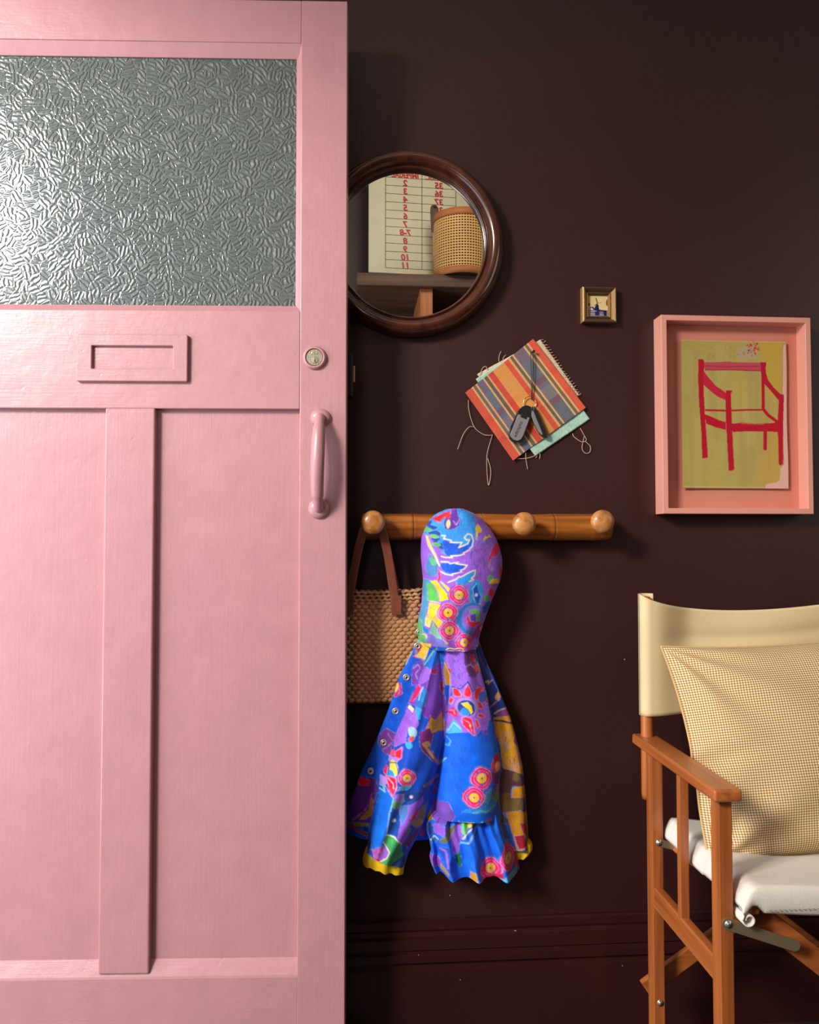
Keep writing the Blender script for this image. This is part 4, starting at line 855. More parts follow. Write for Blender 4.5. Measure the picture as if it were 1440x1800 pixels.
cv.ell(905, 640, 225, 235, (40, 120, 200)); cv.ell(930, 640, 180, 195, (130, 110, 210)); cv.ell(935, 640, 150, 165, PUR); cv.poly([(850, 580), (820, 640), (850, 720), (930, 770), (1020, 740), (1040, 690), (960, 700), (880, 680)], RED); cv.poly([(860, 510), (1010, 500), (1040, 680), (980, 680), (970, 560), (870, 560)], GRN); cv.poly([(870, 590), (970, 570), (970, 690), (890, 680)], (96, 60, 170))
cv.poly([(1180, 170), (1240, 220), (1270, 300), (1210, 350), (1150, 260)], RED); cv.poly([(1060, 470), (1180, 370), (1230, 440), (1160, 560), (1080, 580)], (40, 90, 180)); cv.ell(1120, 340, 40, 50, GRN); cv.poly([(1000, 760), (1140, 700), (1060, 900), (1000, 960), (900, 900)], (150, 40, 130)); cv.ell(1085, 800, 40, 40, (240, 150, 60)); cv.ell(1030, 1095, 42, 48, YEL)
# --- front panel with the press studs
cv.frame(680, 1110, 8.47)
cv.poly([(420, 230), (560, 180), (700, 215), (900, 250), (560, 560), (430, 900), (300, 1186), (30, 1186), (200, 700)], BL); cv.poly([(500, 170), (660, 170), (640, 250), (580, 430), (410, 380), (480, 330)], YEL); cv.line([(400, 380), (560, 430)], 1.6, RED); cv.poly([(500, 170), (540, 230), (480, 330), (430, 330), (440, 230)], (190, 40, 90)); veins([(500, 170), (660, 170), (580, 430), (410, 380)], (200, 140, 20), 20, 1.5)
cv.poly([(430, 150), (480, 60), (560, 40), (600, 170), (480, 170)], (86, 170, 110)); cv.poly([(340, 340), (400, 300), (330, 430), (290, 520), (280, 480)], (140, 180, 90))
cv.poly([(440, 470), (560, 440), (540, 640), (480, 780), (380, 820), (380, 560)], (120, 60, 176)); cv.line([(400, 560), (470, 500), (500, 560), (430, 640), (460, 720)], 1.3, LILAC, .8)
cv.poly([(160, 780), (220, 780), (240, 940), (160, 990), (110, 1000)], MAG); cv.line([(170, 800), (200, 900), (170, 980)], 1.2, (96, 80, 200)); cv.ell(150, 850, 24, 70, YEL, 15)
cv.frame(605, 1240, 8.0)
cv.poly([(590, 340), (740, 420), (650, 720), (570, 700), (480, 560), (500, 440)], (118, 50, 150)); cv.line([(620, 420), (690, 520), (620, 600), (560, 640)], 1.6, (150, 90, 190), .7)
cv.poly([(230, 1040), (460, 1060), (480, 1280), (130, 1280), (180, 1160)], (110, 46, 150)); cv.poly([(190, 1120), (260, 1050), (370, 1100), (350, 1170), (280, 1110), (210, 1190)], RED)
cv.frame(605, 1380, 8.0)
cv.poly([(160, 60), (480, 20), (480, 560), (40, 600), (50, 400)], (108, 44, 150)); cv.poly([(190, 0), (370, 0), (350, 50), (220, 60)], RED); cv.poly([(200, 120), (250, 60), (270, 100), (215, 140)], (40, 60, 150))
cv.poly([(390, 200), (420, 240), (400, 440), (300, 520), (210, 540), (290, 440), (350, 380)], OCH); cv.line([(390, 160), (360, 300), (270, 430), (120, 560)], 2.0, RED); cv.poly([(100, 590), (340, 560), (360, 600), (150, 640)], (170, 140, 50)); cv.poly([(40, 600), (360, 720), (360, 770), (30, 660)], (160, 70, 50)); cv.poly([(250, 640), (360, 620), (360, 700), (270, 690)], (30, 50, 160))
# --- left sleeve
cv.frame(680, 1110, 8.47)
slv = [(750, 215), (560, 520), (440, 800), (280, 1186), (900, 1186), (870, 900), (830, 450), (780, 230)]
cv.poly(slv, (112, 60, 180)); cv.poly([(750, 215), (660, 350), (560, 520), (640, 560), (760, 480), (800, 330)], (20, 96, 200)); cv.line([(740, 240), (570, 500)], 2.4, (120, 190, 120)); cv.poly([(560, 540), (660, 560), (620, 700), (500, 800), (480, 740)], PUR)
cv.poly([(470, 790), (520, 850), (460, 960), (380, 1060), (350, 1050), (420, 900)], MAG); cv.poly([(530, 820), (600, 860), (560, 1100), (430, 1186), (440, 1000)], (30, 110, 190)); cv.line([(540, 820), (500, 900), (470, 1010)], 1.4, (150, 200, 230)); cv.poly([(330, 1100), (400, 1150), (390, 1186), (310, 1150)], (250, 220, 130)); cv.line([(325, 1080), (395, 1130)], 1.2, RED)
cv.poly([(660, 560), (760, 560), (740, 640), (650, 620)], (150, 30, 80)); cv.poly([(780, 760), (850, 740), (850, 960), (800, 880)], (150, 24, 60)); cv.poly([(780, 240), (880, 210), (860, 330), (850, 450)], (20, 100, 200))
cv.frame(605, 1240, 8.0)
cv.poly([(905, 0), (1440, 0), (1370, 840), (1300, 1100), (1190, 1280), (480, 1280), (510, 990), (640, 740), (700, 500)], (0, 70, 190)); cv.poly([(905, 20), (1000, 60), (1040, 220), (1000, 300), (880, 340), (860, 480), (700, 590), (700, 500), (800, 260)], PUR); cv.poly([(920, 0), (985, 40), (960, 90), (900, 40)], (250, 220, 130)); cv.line([(1000, 0), (950, 120), (930, 180)], 1.0, VIO)
cv.poly([(1010, 0), (1080, 20), (1060, 160), (1020, 170), (1000, 100)], SKY); cv.poly([(1080, 0), (1440, 0), (1440, 180), (1200, 180), (1100, 120)], (110, 50, 170)); cv.poly([(900, 290), (940, 290), (920, 330)], RED); cv.ell(950, 340, 60, 70, (150, 190, 210)); cv.ell(935, 430, 48, 30, (210, 50, 60), -40); cv.ell(900, 520, 46, 44, (50, 160, 220))
sun = [(1130, 300), (1170, 230), (1200, 120), (1250, 160), (1290, 190), (1370, 70), (1400, 200), (1430, 240), (1420, 360), (1300, 350), (1230, 380), (1190, 300)]
cv.shape(sun, OCH, (130, 24, 70), 1.6); veins(sun, (130, 80, 20), 22, 2.0); cv.poly([(1040, 340), (1180, 290), (1250, 390), (1200, 560), (1280, 700), (1370, 800), (1340, 860), (1200, 720), (1090, 600), (1050, 520)], (112, 30, 110)); cv.line([(1100, 500), (1190, 620), (1340, 830)], 4.2, (190, 130, 80)); cv.ell(1150, 510, 44, 42, (200, 140, 70))
cv.shape([(715, 640), (810, 560), (800, 700), (760, 740), (715, 710)], RED, PNK, 1.3); cv.poly([(660, 660), (710, 600), (705, 700), (650, 720)], (230, 70, 110)); cv.poly([(640, 720), (770, 720), (740, 780), (620, 790)], LILAC); cv.ell(690, 860, 62, 100, (250, 210, 60)); cv.ell(650, 940, 50, 50, SKY); cv.line([(620, 950), (640, 800), (720, 780), (750, 880), (740, 980)], 1.6, NAVY); cv.poly([(545, 940), (600, 840), (620, 860), (590, 980)], MAG)
cv.shape([(590, 980), (720, 970), (730, 1080), (690, 1200), (640, 1160), (600, 1060)], RED, PNK, 1.4); cv.line([(610, 1000), (680, 1050), (690, 1130)], 1.3, (230, 200, 240)); cv.poly([(510, 1000), (590, 990), (600, 1080), (540, 1160), (500, 1130)], LILAC); cv.poly([(500, 1130), (590, 1110), (580, 1180), (500, 1180)], (90, 190, 230))
flower(605 + 870 / 8, 1240 + 960 / 8, 14, .5); cv.poly([(760, 1080), (850, 1060), (940, 1080), (860, 1150), (780, 1140)], (60, 170, 210)); cv.poly([(690, 1180), (760, 1100), (860, 1150), (800, 1280), (680, 1280)], (150, 100, 190))
cv.poly([(1100, 1080), (1340, 980), (1330, 1020), (1130, 1140)], (150, 110, 60)); cv.poly([(1140, 1150), (1330, 1040), (1300, 1280), (1160, 1280)], (110, 50, 130))
cv.frame(605, 1380, 8.0)
cv.poly([(490, 20), (1310, 0), (1190, 200), (1130, 560), (880, 800), (880, 1180), (300, 960), (360, 600)], (20, 70, 180))
cv.poly([(490, 30), (580, 40), (680, 130), (640, 320), (590, 600), (540, 740), (390, 880), (350, 680), (400, 450), (480, 200)], (0, 110, 236)); cv.poly([(600, 0), (720, 0), (680, 100)], (230, 40, 80)); cv.line([(590, 20), (640, 80), (690, 130)], 1.4, PNK); cv.line([(500, 60), (570, 80), (560, 30)], 3, (120, 200, 240))
cv.line([(690, 110), (630, 330), (590, 610)], 2.0, (120, 180, 240)); cv.poly([(700, 100), (830, 60), (840, 160), (760, 260), (670, 240)], (96, 130, 130)); cv.ell(760, 110, 70, 60, (140, 100, 190)); cv.ell(720, 210, 50, 60, (80, 150, 100)); cv.poly([(850, 60), (1100, 20), (1000, 140), (880, 200), (830, 120)], (20, 66, 150)); cv.ell(930, 110, 22, 22, (220, 220, 230)); cv.poly([(640, 300), (760, 290), (780, 480), (720, 620), (610, 600)], (10, 74, 170)); cv.ell(692, 432, 26, 26, (216, 220, 222))
cv.poly([(760, 260), (900, 230), (1100, 120), (1110, 220), (960, 340), (900, 560), (890, 680), (800, 780), (740, 680), (780, 480)], PUR); cv.poly([(780, 240), (900, 220), (880, 360), (800, 500), (770, 400)], (80, 130, 210)); cv.shape([(930, 380), (1010, 300), (1060, 330), (1010, 420), (950, 480), (915, 450)], MAG, (130, 60, 150), 1.5); cv.poly([(1070, 280), (1190, 260), (1130, 480), (1000, 560), (940, 500), (1010, 430)], (120, 130, 60)); cv.ell(1040, 520, 70, 60, (180, 140, 40)); cv.ell(900, 590, 40, 40, (100, 160, 110))
cv.poly([(820, 780), (1060, 560), (1060, 700), (900, 880)], (96, 50, 110))
cv.shape([(585, 620), (700, 660), (800, 770), (820, 960), (800, 1180), (690, 1200), (520, 1080), (500, 1030), (640, 900), (600, 790), (540, 730)], (64, 168, 96)); cv.line([(585, 630), (700, 665), (800, 775)], 2.2, CRM); cv.poly([(800, 980), (880, 960), (880, 1160), (700, 1190), (620, 1100)], (30, 70, 130))
cv.poly([(300, 930), (390, 880), (540, 760), (630, 880), (590, 960), (480, 1040), (340, 970)], (150, 96, 206)); cv.poly([(300, 920), (400, 890), (420, 990), (320, 960)], (30, 80, 200)); cv.line([(540, 830), (410, 900), (430, 960), (470, 1020), (480, 930), (540, 860)], 2.6, MAG); cv.line([(545, 730), (630, 880), (590, 960), (485, 1035)], 2.0, CRM)
# --- main panel
cv.frame(770, 1130, 8.47)
main = [(110, 90), (560, 90), (700, 540), (900, 1440), (90, 1440), (170, 800), (190, 500), (100, 250)]
cv.poly([(-20, 40), (130, 50), (60, 320), (-20, 320)], (20, 104, 210)); cv.poly(main, PUR); cv.poly([(100, 300), (190, 400), (190, 640), (120, 640), (90, 420)], OCH); cv.poly([(110, 250), (195, 430), (190, 500), (120, 380)], (190, 30, 50)); cv.line([(105, 300), (180, 470)], 1.3, (230, 180, 80)); cv.line([(130, 95), (180, 85), (260, 105), (390, 110)], 2.2, (250, 190, 150))
veins([(200, 120), (400, 120), (420, 500), (340, 660), (200, 620)], (112, 58, 186), 40, 1.8, .8, .7, 9); cv.poly([(380, 100), (560, 100), (640, 400), (560, 520), (440, 480), (380, 300)], (116, 52, 140)); cv.poly([(470, 200), (540, 180), (560, 280), (480, 290)], (180, 30, 60)); cv.poly([(520, 340), (620, 320), (640, 440), (560, 420)], (190, 60, 80)); cv.line([(400, 340), (480, 310), (520, 360)], 2, (160, 120, 210)); cv.line([(600, 300), (640, 420)], 2.0, (190, 170, 110))
cv.line([(200, 800), (210, 650), (330, 680), (430, 560), (500, 700), (620, 640), (720, 700)], 2.6, (30, 60, 170))
for pts in ([(215, 680), (270, 670), (345, 750), (330, 790), (250, 800)], [(365, 760), (390, 660), (430, 590), (480, 720), (470, 790), (400, 780)], [(520, 800), (530, 700), (600, 650), (710, 680), (640, 720), (610, 800), (560, 840)], [(170, 850), (200, 810), (240, 840), (200, 920), (165, 900)], [(560, 900), (600, 850), (680, 950), (620, 970), (575, 950)], [(580, 1030), (640, 1040), (690, 1090), (620, 1100), (570, 1070)], [(530, 1110), (570, 1120), (610, 1220), (560, 1240), (540, 1180)], [(690, 880), (740, 830), (770, 870), (730, 910)]): cv.shape(pts, (222, 26, 44), PNK, .9)
cv.ell(660, 800, 70, 80, (60, 90, 190)); cv.ell(415, 940, 170, 140, (170, 130, 220)); cv.ell(410, 950, 125, 120, (24, 56, 150)); cv.poly([(330, 890), (420, 860), (480, 920), (500, 1000), (470, 1040), (430, 960), (380, 930)], YEL); cv.ell(390, 1010, 60, 60, (40, 130, 210))
cv.shape([(150, 980), (240, 960), (305, 1020), (290, 1090), (220, 1100), (190, 1070), (150, 1060)], MAG, (130, 70, 190), 1.3); cv.line([(170, 1010), (230, 1000), (250, 1060)], 1.2, PNK)
cv.shape([(340, 1100), (400, 1070), (480, 1100), (510, 1200), (525, 1350), (440, 1280), (350, 1190)], (214, 20, 60), PNK, 1.4); cv.line([(370, 1120), (450, 1160), (480, 1280)], 1.3, PNK); cv.ell(460, 1200, 14, 20, (250, 200, 120))
cv.poly([(130, 1300), (230, 1130), (330, 1240), (350, 1310), (200, 1340), (110, 1440)], (70, 170, 226)); cv.line([(150, 1310), (230, 1180), (330, 1260)], 1.6, (170, 210, 230)); cv.poly([(110, 1440), (190, 1340), (350, 1310), (440, 1300), (530, 1370), (620, 1270), (740, 1150), (850, 1130), (900, 1440)], (0, 90, 220)); cv.poly([(620, 1270), (700, 1100), (760, 1130), (720, 1290)], PUR); cv.ell(690, 1310, 40, 34, (110, 60, 190))
cv.frame(760, 1290, 7.58)
cv.poly([(180, 0), (870, 0), (930, 430), (900, 800), (930, 1061), (60, 1061), (80, 800), (120, 400)], (0, 98, 236)); cv.line([(200, 40), (240, 90), (220, 150), (180, 150)], 2.0, (60, 170, 220)); cv.line([(180, 320), (120, 400)], 2.0, (90, 190, 220))
flower(760 + 635 / 7.58, 1290 + 545 / 7.58, 17, .9, 1.05); flower(760 + 530 / 7.58, 1290 + 790 / 7.58, 16, .1, 1.08); cv.poly([(760, 420), (820, 280), (880, 250), (920, 330), (920, 500), (860, 520), (820, 480)], (170, 24, 60)); cv.poly([(770, 370), (810, 340), (830, 470), (790, 480)], MAG); cv.ell(868, 430, 38, 66, (240, 180, 50)); cv.poly([(760, 480), (830, 500), (900, 520), (890, 700), (800, 640)], (110, 40, 120)); cv.poly([(660, 860), (690, 720), (770, 680), (780, 800), (720, 880)], (70, 140, 190)); cv.poly([(800, 720), (880, 690), (900, 780), (820, 800)], (180, 20, 50)); cv.poly([(780, 800), (880, 700), (900, 880), (820, 960)], (100, 150, 90))
cv.poly([(290, 1040), (420, 950), (640, 900), (820, 870), (850, 900), (800, 1000), (500, 1061), (290, 1061)], (30, 130, 220)); cv.line([(500, 1000), (620, 960), (700, 990), (800, 930)], 4, (90, 180, 220), .8)
# --- ruffle
cv.frame(740, 1400, 6.857)
cv.poly([(60, 120), (960, 160), (1220, 940), (100, 990)], (0, 100, 232)); cv.poly([(160, 60), (320, 40), (400, 200), (340, 280), (200, 340), (120, 240)], (112, 66, 176)); cv.poly([(80, 280), (130, 180), (150, 290), (110, 320)], OCH); cv.poly([(85, 320), (140, 340), (160, 470), (90, 480)], (30, 70, 150)); cv.poly([(150, 330), (330, 330), (250, 460), (170, 450)], PUR); cv.poly([(220, 540), (300, 400), (400, 300), (410, 340), (340, 480), (230, 560)], (110, 110, 56)); cv.ell(165, 540, 46, 44, (40, 130, 210)); cv.line([(120, 540), (170, 490), (210, 520)], 2, CRM); cv.poly([(0, 480), (60, 370), (60, 500), (20, 530)], (214, 30, 90))
cv.poly([(350, 480), (440, 240), (490, 420), (440, 660), (410, 700), (370, 620)], (146, 88, 206)); cv.poly([(190, 640), (320, 560), (400, 740), (380, 880), (330, 870), (240, 720)], (20, 80, 200)); cv.line([(230, 640), (290, 620), (310, 800)], 3, PUR); cv.poly([(110, 740), (170, 700), (250, 780), (240, 880), (150, 860)], (140, 70, 190)); cv.poly([(245, 800), (320, 860), (320, 900), (240, 890)], OCH); cv.poly([(400, 680), (470, 640), (480, 820), (420, 790)], (20, 110, 70)); cv.poly([(470, 260), (540, 260), (560, 330), (510, 420), (480, 400)], (110, 196, 110)); cv.poly([(540, 260), (620, 260), (610, 310), (560, 340)], (240, 200, 50)); cv.line([(490, 480), (520, 420), (600, 340)], 2.2, (230, 220, 180)); cv.line([(460, 540), (560, 500), (660, 340), (710, 250)], 3, (110, 190, 240)); cv.poly([(780, 240), (830, 230), (830, 290), (780, 310)], (190, 30, 70)); cv.poly([(570, 830), (630, 820), (650, 930), (570, 940)], OCH)
flower(740 + 825 / 6.857, 1400 + 830 / 6.857, 17, .5); flower(740 + 1040 / 6.857, 1400 + 715 / 6.857, 17.5, .9, .85); cv.poly([(670, 920), (900, 900), (960, 860), (960, 960), (700, 970)], (200, 30, 80)); cv.poly([(980, 560), (1040, 540), (1060, 600), (1000, 640)], MAG); cv.poly([(1140, 700), (1220, 760), (1220, 920), (1150, 880)], (190, 30, 60)); cv.poly([(930, 940), (1010, 880), (1180, 870), (1180, 950)], (90, 180, 226)); cv.poly([(960, 340), (1100, 360), (1110, 560), (1000, 520)], (30, 80, 170)); cv.poly([(980, 200), (1060, 300), (1100, 380), (960, 340)], (70, 70, 90))
# --- right sleeve
cv.frame(770, 1130, 8.47)
cv.poly([(560, 60), (680, 60), (860, 600), (1080, 1000), (1140, 1120), (800, 1200), (720, 700)], (20, 44, 130)); cv.line([(650, 250), (820, 560)], 5, (66, 76, 150), .8); cv.line([(740, 610), (790, 600), (780, 640), (850, 600)], 2.2, (230, 190, 120)); cv.poly([(880, 850), (950, 760), (990, 860), (900, 900)], (210, 150, 90)); cv.line([(800, 980), (960, 890)], 1.6, (180, 130, 90)); cv.poly([(860, 1090), (1080, 1020), (1130, 1140), (940, 1130)], (130, 60, 140)); cv.line([(860, 1080), (980, 1040), (1080, 1020)], 1.8, (220, 180, 130))
cv.poly([(840, 1140), (1140, 1140), (1240, 1440), (890, 1440)], (206, 146, 30)); cv.line([(850, 1180), (1000, 1210), (1170, 1260)], 3.4, (70, 30, 40))
cv.frame(760, 1290, 7.58)
gold = [(870, 0), (1150, 0), (1220, 200), (1270, 430), (1290, 640), (1180, 570), (960, 490), (920, 200)]
cv.poly(gold, (206, 146, 30)); veins(gold, (120, 76, 20), 60, 1.7, 1.0, .8, 5); cv.ell(1175, 140, 52, 64, (140, 40, 110)); cv.poly([(950, 490), (1190, 570), (1290, 620), (1290, 760), (1100, 740), (1060, 900), (920, 1000), (900, 640)], (90, 52, 60)); cv.poly([(1100, 760), (1270, 740), (1300, 900), (1200, 1000), (1060, 990), (1090, 860)], (196, 134, 26)); cv.ell(1150, 620, 50, 60, (110, 90, 50)); cv.ell(1000, 900, 80, 80, (124, 88, 30)); cv.poly([(900, 960), (1290, 960), (1320, 1061), (930, 1061)], (110, 90, 60)); cv.ell(1245, 670, 46, 50, (96, 44, 130))
cv.frame(740, 1400, 6.857)
cv.poly([(940, 60), (1330, 60), (1340, 200), (1000, 230)], (110, 86, 50)); cv.poly([(1040, 230), (1340, 200), (1370, 660), (1180, 700), (1100, 400)], (196, 134, 30)); cv.poly([(1215, 360), (1310, 370), (1320, 480), (1260, 490)], (180, 24, 50)); cv.poly([(1150, 520), (1260, 500), (1330, 640), (1200, 680)], (160, 24, 50)); cv.poly([(1290, 480), (1340, 490), (1360, 640), (1310, 650)], (130, 90, 70)); cv.poly([(1270, 100), (1340, 120), (1330, 240), (1240, 230)], (70, 50, 100))
cv.frame()
# resist outlines between the colours and the crackle of the dyed cotton
g0 = np.abs(np.diff(cv.a, axis=0, append=cv.a[-1:])).sum(-1) + np.abs(np.diff(cv.a, axis=1, append=cv.a[:, -1:])).sum(-1)
em = np.clip((g0 - .12) * 3, 0, 1); em = np.maximum(em, np.roll(em, 1, 1) * .7); nz = spot_noise(cv.w, cv.h, 21, 6); nz = np.clip((nz - .5) * 9 + .55, 0, 1)
em = (em * nz * .38)[..., None]; hal = spot_noise(cv.w, cv.h, 22, 30); hal = (hal > .5)[..., None]
cv.a = cv.a * (1 - em) + np.where(hal, np.array(srgb(196, 158, 236)), np.array(srgb(120, 190, 240))) * em
rs_ = np.random.RandomState(5)
for _ in range(2600):
    x, y = rs_.uniform(605, 945), rs_.uniform(890, 1548); c_ = cv.a[int(y - 885), int(x - 600)]; k_ = rs_.choice([.72, .8, 1.2, 1.3]); L_ = rs_.uniform(4, 11)
    q = [(x + 1.3 * math.sin(t * 8 + x) + t * L_ * .25, y + L_ * t) for t in np.linspace(0, 1, 5)]; P_ = np.array(q); sl = cv.win(P_, 2); X_, Y_ = cv.gx[sl], cv.gy[sl]; D_ = np.full(X_.shape, 1e9)
    for (ax, ay), (bx_, by_) in zip(q[:-1], q[1:]):
        dx, dy = bx_ - ax, by_ - ay; t = np.clip(((X_ - ax) * dx + (Y_ - ay) * dy) / (dx * dx + dy * dy), 0, 1); D_ = np.minimum(D_, np.hypot(X_ - ax - t * dx, Y_ - ay - t * dy))
    m_ = (np.clip(.9 - D_, 0, 1) * .6)[..., None]; cv.a[sl] = cv.a[sl] * (1 - m_) + np.clip(cv.a[sl] * k_ + (.02 if k_ > 1 else 0), 0, 1) * m_
tone = spot_noise(cv.w, cv.h, 23, 40); tone = (tone - tone.mean()) / tone.std(); cv.a = np.clip(cv.a * (1 + .07 * tone[..., None]), 0, 1)

def coat_cloth():
    t = NT('printed_cotton'); a = t.n('ShaderNodeAttribute', attribute_name='Col'); t.l(a.outputs['Color'], t.b.inputs['Base Color']); t.set(Roughness=0.62); t.b.inputs['Specular IOR Level'].default_value = 0.25; t.b.inputs['Sheen Weight'].default_value = 0.15
    v = objcoord(t, (230, 230, 70)); nz = t.n('ShaderNodeTexNoise'); nz.inputs['Scale'].default_value = 1; nz.inputs['Detail'].default_value = 3; nz.inputs['Distortion'].default_value = 1.0; t.l(v, nz.inputs['Vector'])
    bp = t.n('ShaderNodeBump'); bp.inputs['Strength'].default_value = 0.5; bp.inputs['Distance'].default_value = 0.0014; t.l(nz.outputs['Fac'], bp.inputs['Height']); t.l(bp.outputs['Normal'], t.b.inputs['Normal']); MAT['printed_cotton'] = t.m
coat_cloth(); plain('yellow_lining', srgb(240, 196, 20), 0.7, bump=(300, 3, 0.3), var=0.06); plain('snap_metal', srgb(214, 206, 196), 0.3, 0.7); plain('seam_thread', srgb(236, 214, 150), 0.8)
ct = thing('hooded_coat', (W(810, 1530, -.07).x, -0.05, W(810, 1540, -.07).z), "child's hooded coat in a bright blue, purple and yellow flower print", 'coat')
YN = -0.075
CORN = [np.array(W(600, 880, YN)), np.array(W(960, 880, YN)), np.array(W(600, 1560, YN))]
def flatpos(px, py):                      # cloth pattern position -> wall-parallel plane
    d = np.array(CR) @ np.stack([(px - 720) / F, -(py - 900) / F, -np.ones_like(px)]).reshape(3, -1)
    t = (YN - CAM.y) / d[1]; return (CAM.x + d[0] * t).reshape(px.shape), (CAM.z + d[2] * t).reshape(px.shape)
def lobe(name, rows, base, thick, fold, nu, nv, power=0.5, mat='printed_cotton', hem=None, parent=None, lean=None):
    """rows: (y, left, right) outline; base(t), thick(t): distance from the wall and fullness; fold(s,t) extra relief"""
    ry = np.array([r[0] for r in rows], float); rl = np.array([r[1] for r in rows], float); rr = np.array([r[2] for r in rows], float)
    py = np.linspace(ry[0], ry[-1], nv); sm = np.ones(7) / 7
    def sm_(a):
        p = np.interp(py, ry, a); q = np.convolve(np.pad(p, 3, mode='edge'), sm, 'valid'); return q
    xl, xr = sm_(rl), sm_(rr)
    S, Tt = np.meshgrid(np.linspace(0, 1, nu), np.linspace(0, 1, nv)); S = 0.5 - 0.5 * np.cos(math.pi * (0.12 + 0.76 * S)) ; S = (S - S.min()) / (S.max() - S.min())
    PX = xl[:, None] + (xr - xl)[:, None] * S; PY = np.repeat(py[:, None], nu, 1)
    if lean is not None: PY = PY + lean(S) * (1 - Tt ** 6)
    if hem is not None: PY = PY + hem(S) * Tt ** 6
    prof = np.clip(1 - (2 * S - 1) ** 2, 0, 1) ** power
    X, Z = flatpos(PX, PY); fo = fold(S, Tt) * np.clip(prof * 2.5, 0, 1)
    Yf = -(base(Tt) + thick(Tt) * prof + fo); Yb = -(base(Tt) - 0.25 * thick(Tt) * prof + np.minimum(0, fo) * .6)
    Yb = np.minimum(Yb, -0.003); Yf = np.minimum(Yf, Yb - 0.0008)
    V = np.concatenate([np.stack([X, Yf, Z], -1).reshape(-1, 3), np.stack([X, Yb, Z], -1).reshape(-1, 3)])
    Fc = grid_faces(nu, nv) + [q[::-1] for q in grid_faces(nu, nv, nu * nv)]; n = nu * nv
    for j in range(nv - 1): Fc += [(j * nu, (j + 1) * nu, n + (j + 1) * nu, n + j * nu), (j * nu + nu - 1, n + j * nu + nu - 1, n + (j + 1) * nu + nu - 1, (j + 1) * nu + nu - 1)]
    for i in range(nu - 1): Fc += [(i, n + i, n + i + 1, i + 1)]
    C = cv.sample(PX, PY).reshape(-1, 3) if mat == 'printed_cotton' else None
    o = mesh(name, V, Fc, mat, parent or ct, True, cols=np.concatenate([C, C]) if C is not None else None); return o
wav = lambda S, Tt, a, k, ph, tw=0.0: a * np.sin(2 * math.pi * k * (S + tw * Tt) + ph)
# leftmost front panel, behind
fpn = lobe('front_panel', [(1126, 736, 800), (1160, 718, 800), (1192, 703, 800), (1252, 683, 800), (1308, 661, 800), (1360, 637, 795), (1400, 622, 790), (1440, 610, 785), (1462, 606, 780), (1476, 606, 778)],
     lambda t: 0.060 - 0.026 * t ** 2, lambda t: 0.006 + 0.022 * t, lambda S, t: wav(S, t, 0.005, 2.2, .5, .3) * t, 200, 340, 0.5, hem=lambda S: 6 * S + 3 * np.sin(9 * S))
# right sleeve, behind
lobe('right_sleeve', [(1130, 815, 848), (1160, 820, 858), (1200, 830, 877), (1240, 838, 893), (1265, 842, 904), (1310, 850, 917), (1360, 855, 928), (1420, 862, 934), (1480, 875, 938), (1502, 890, 938)],
     lambda t: 0.030 - 0.006 * t, lambda t: 0.020 + 0.018 * t, lambda S, t: wav(S, t, 0.004, 1.7, 1.5, .4), 110, 360)
lobe('right_cuff', [(1486, 898, 936), (1496, 900, 945), (1506, 902, 946), (1516, 906, 938), (1520, 908, 930)], lambda t: 0.026 + 0 * t, lambda t: 0.026 + 0 * t, lambda S, t: wav(S, t, 0.003, 1.5, 0), 50, 40, mat='yellow_lining')
# left sleeve
lobe('left_sleeve', [(1133, 766, 776), (1150, 758, 779), (1171, 746, 781), (1204, 733, 783), (1249, 714, 785), (1302, 692, 784), (1332, 684, 779), (1364, 669, 772), (1399, 665, 760), (1436, 655, 751), (1465, 649, 735), (1485, 648, 720), (1500, 643, 714)],
     lambda t: 0.056 - 0.006 * t, lambda t: 0.012 + 0.040 * np.sin(math.pi * np.clip(t * 1.15, 0, 1) * .62), lambda S, t: 0.009 * np.exp(-((S - .36 + .12 * t) / .10) ** 2) * t ** .5 - 0.012 * np.clip(S - .5, 0, 1) + wav(S, t, 0.0035, 2.5, .3, .8) * t + 0.003 * np.sin(22 * t + 3 * S) * np.clip(t - .62, 0, 1) * 2.5, 170, 420, 0.55, hem=lambda S: 28 * S ** 1.2)
lobe('left_cuff', [(1494, 645, 712), (1504, 641, 712), (1514, 638, 711), (1524, 638, 710)], lambda t: 0.053 + 0 * t, lambda t: 0.034 - 0.006 * t, lambda S, t: wav(S, t, 0.003, 2.5, 0), 70, 46, mat='yellow_lining', hem=lambda S: 17 * S + 1.2 * np.sin(26 * S), lean=lambda S: 26 * S ** 1.2)
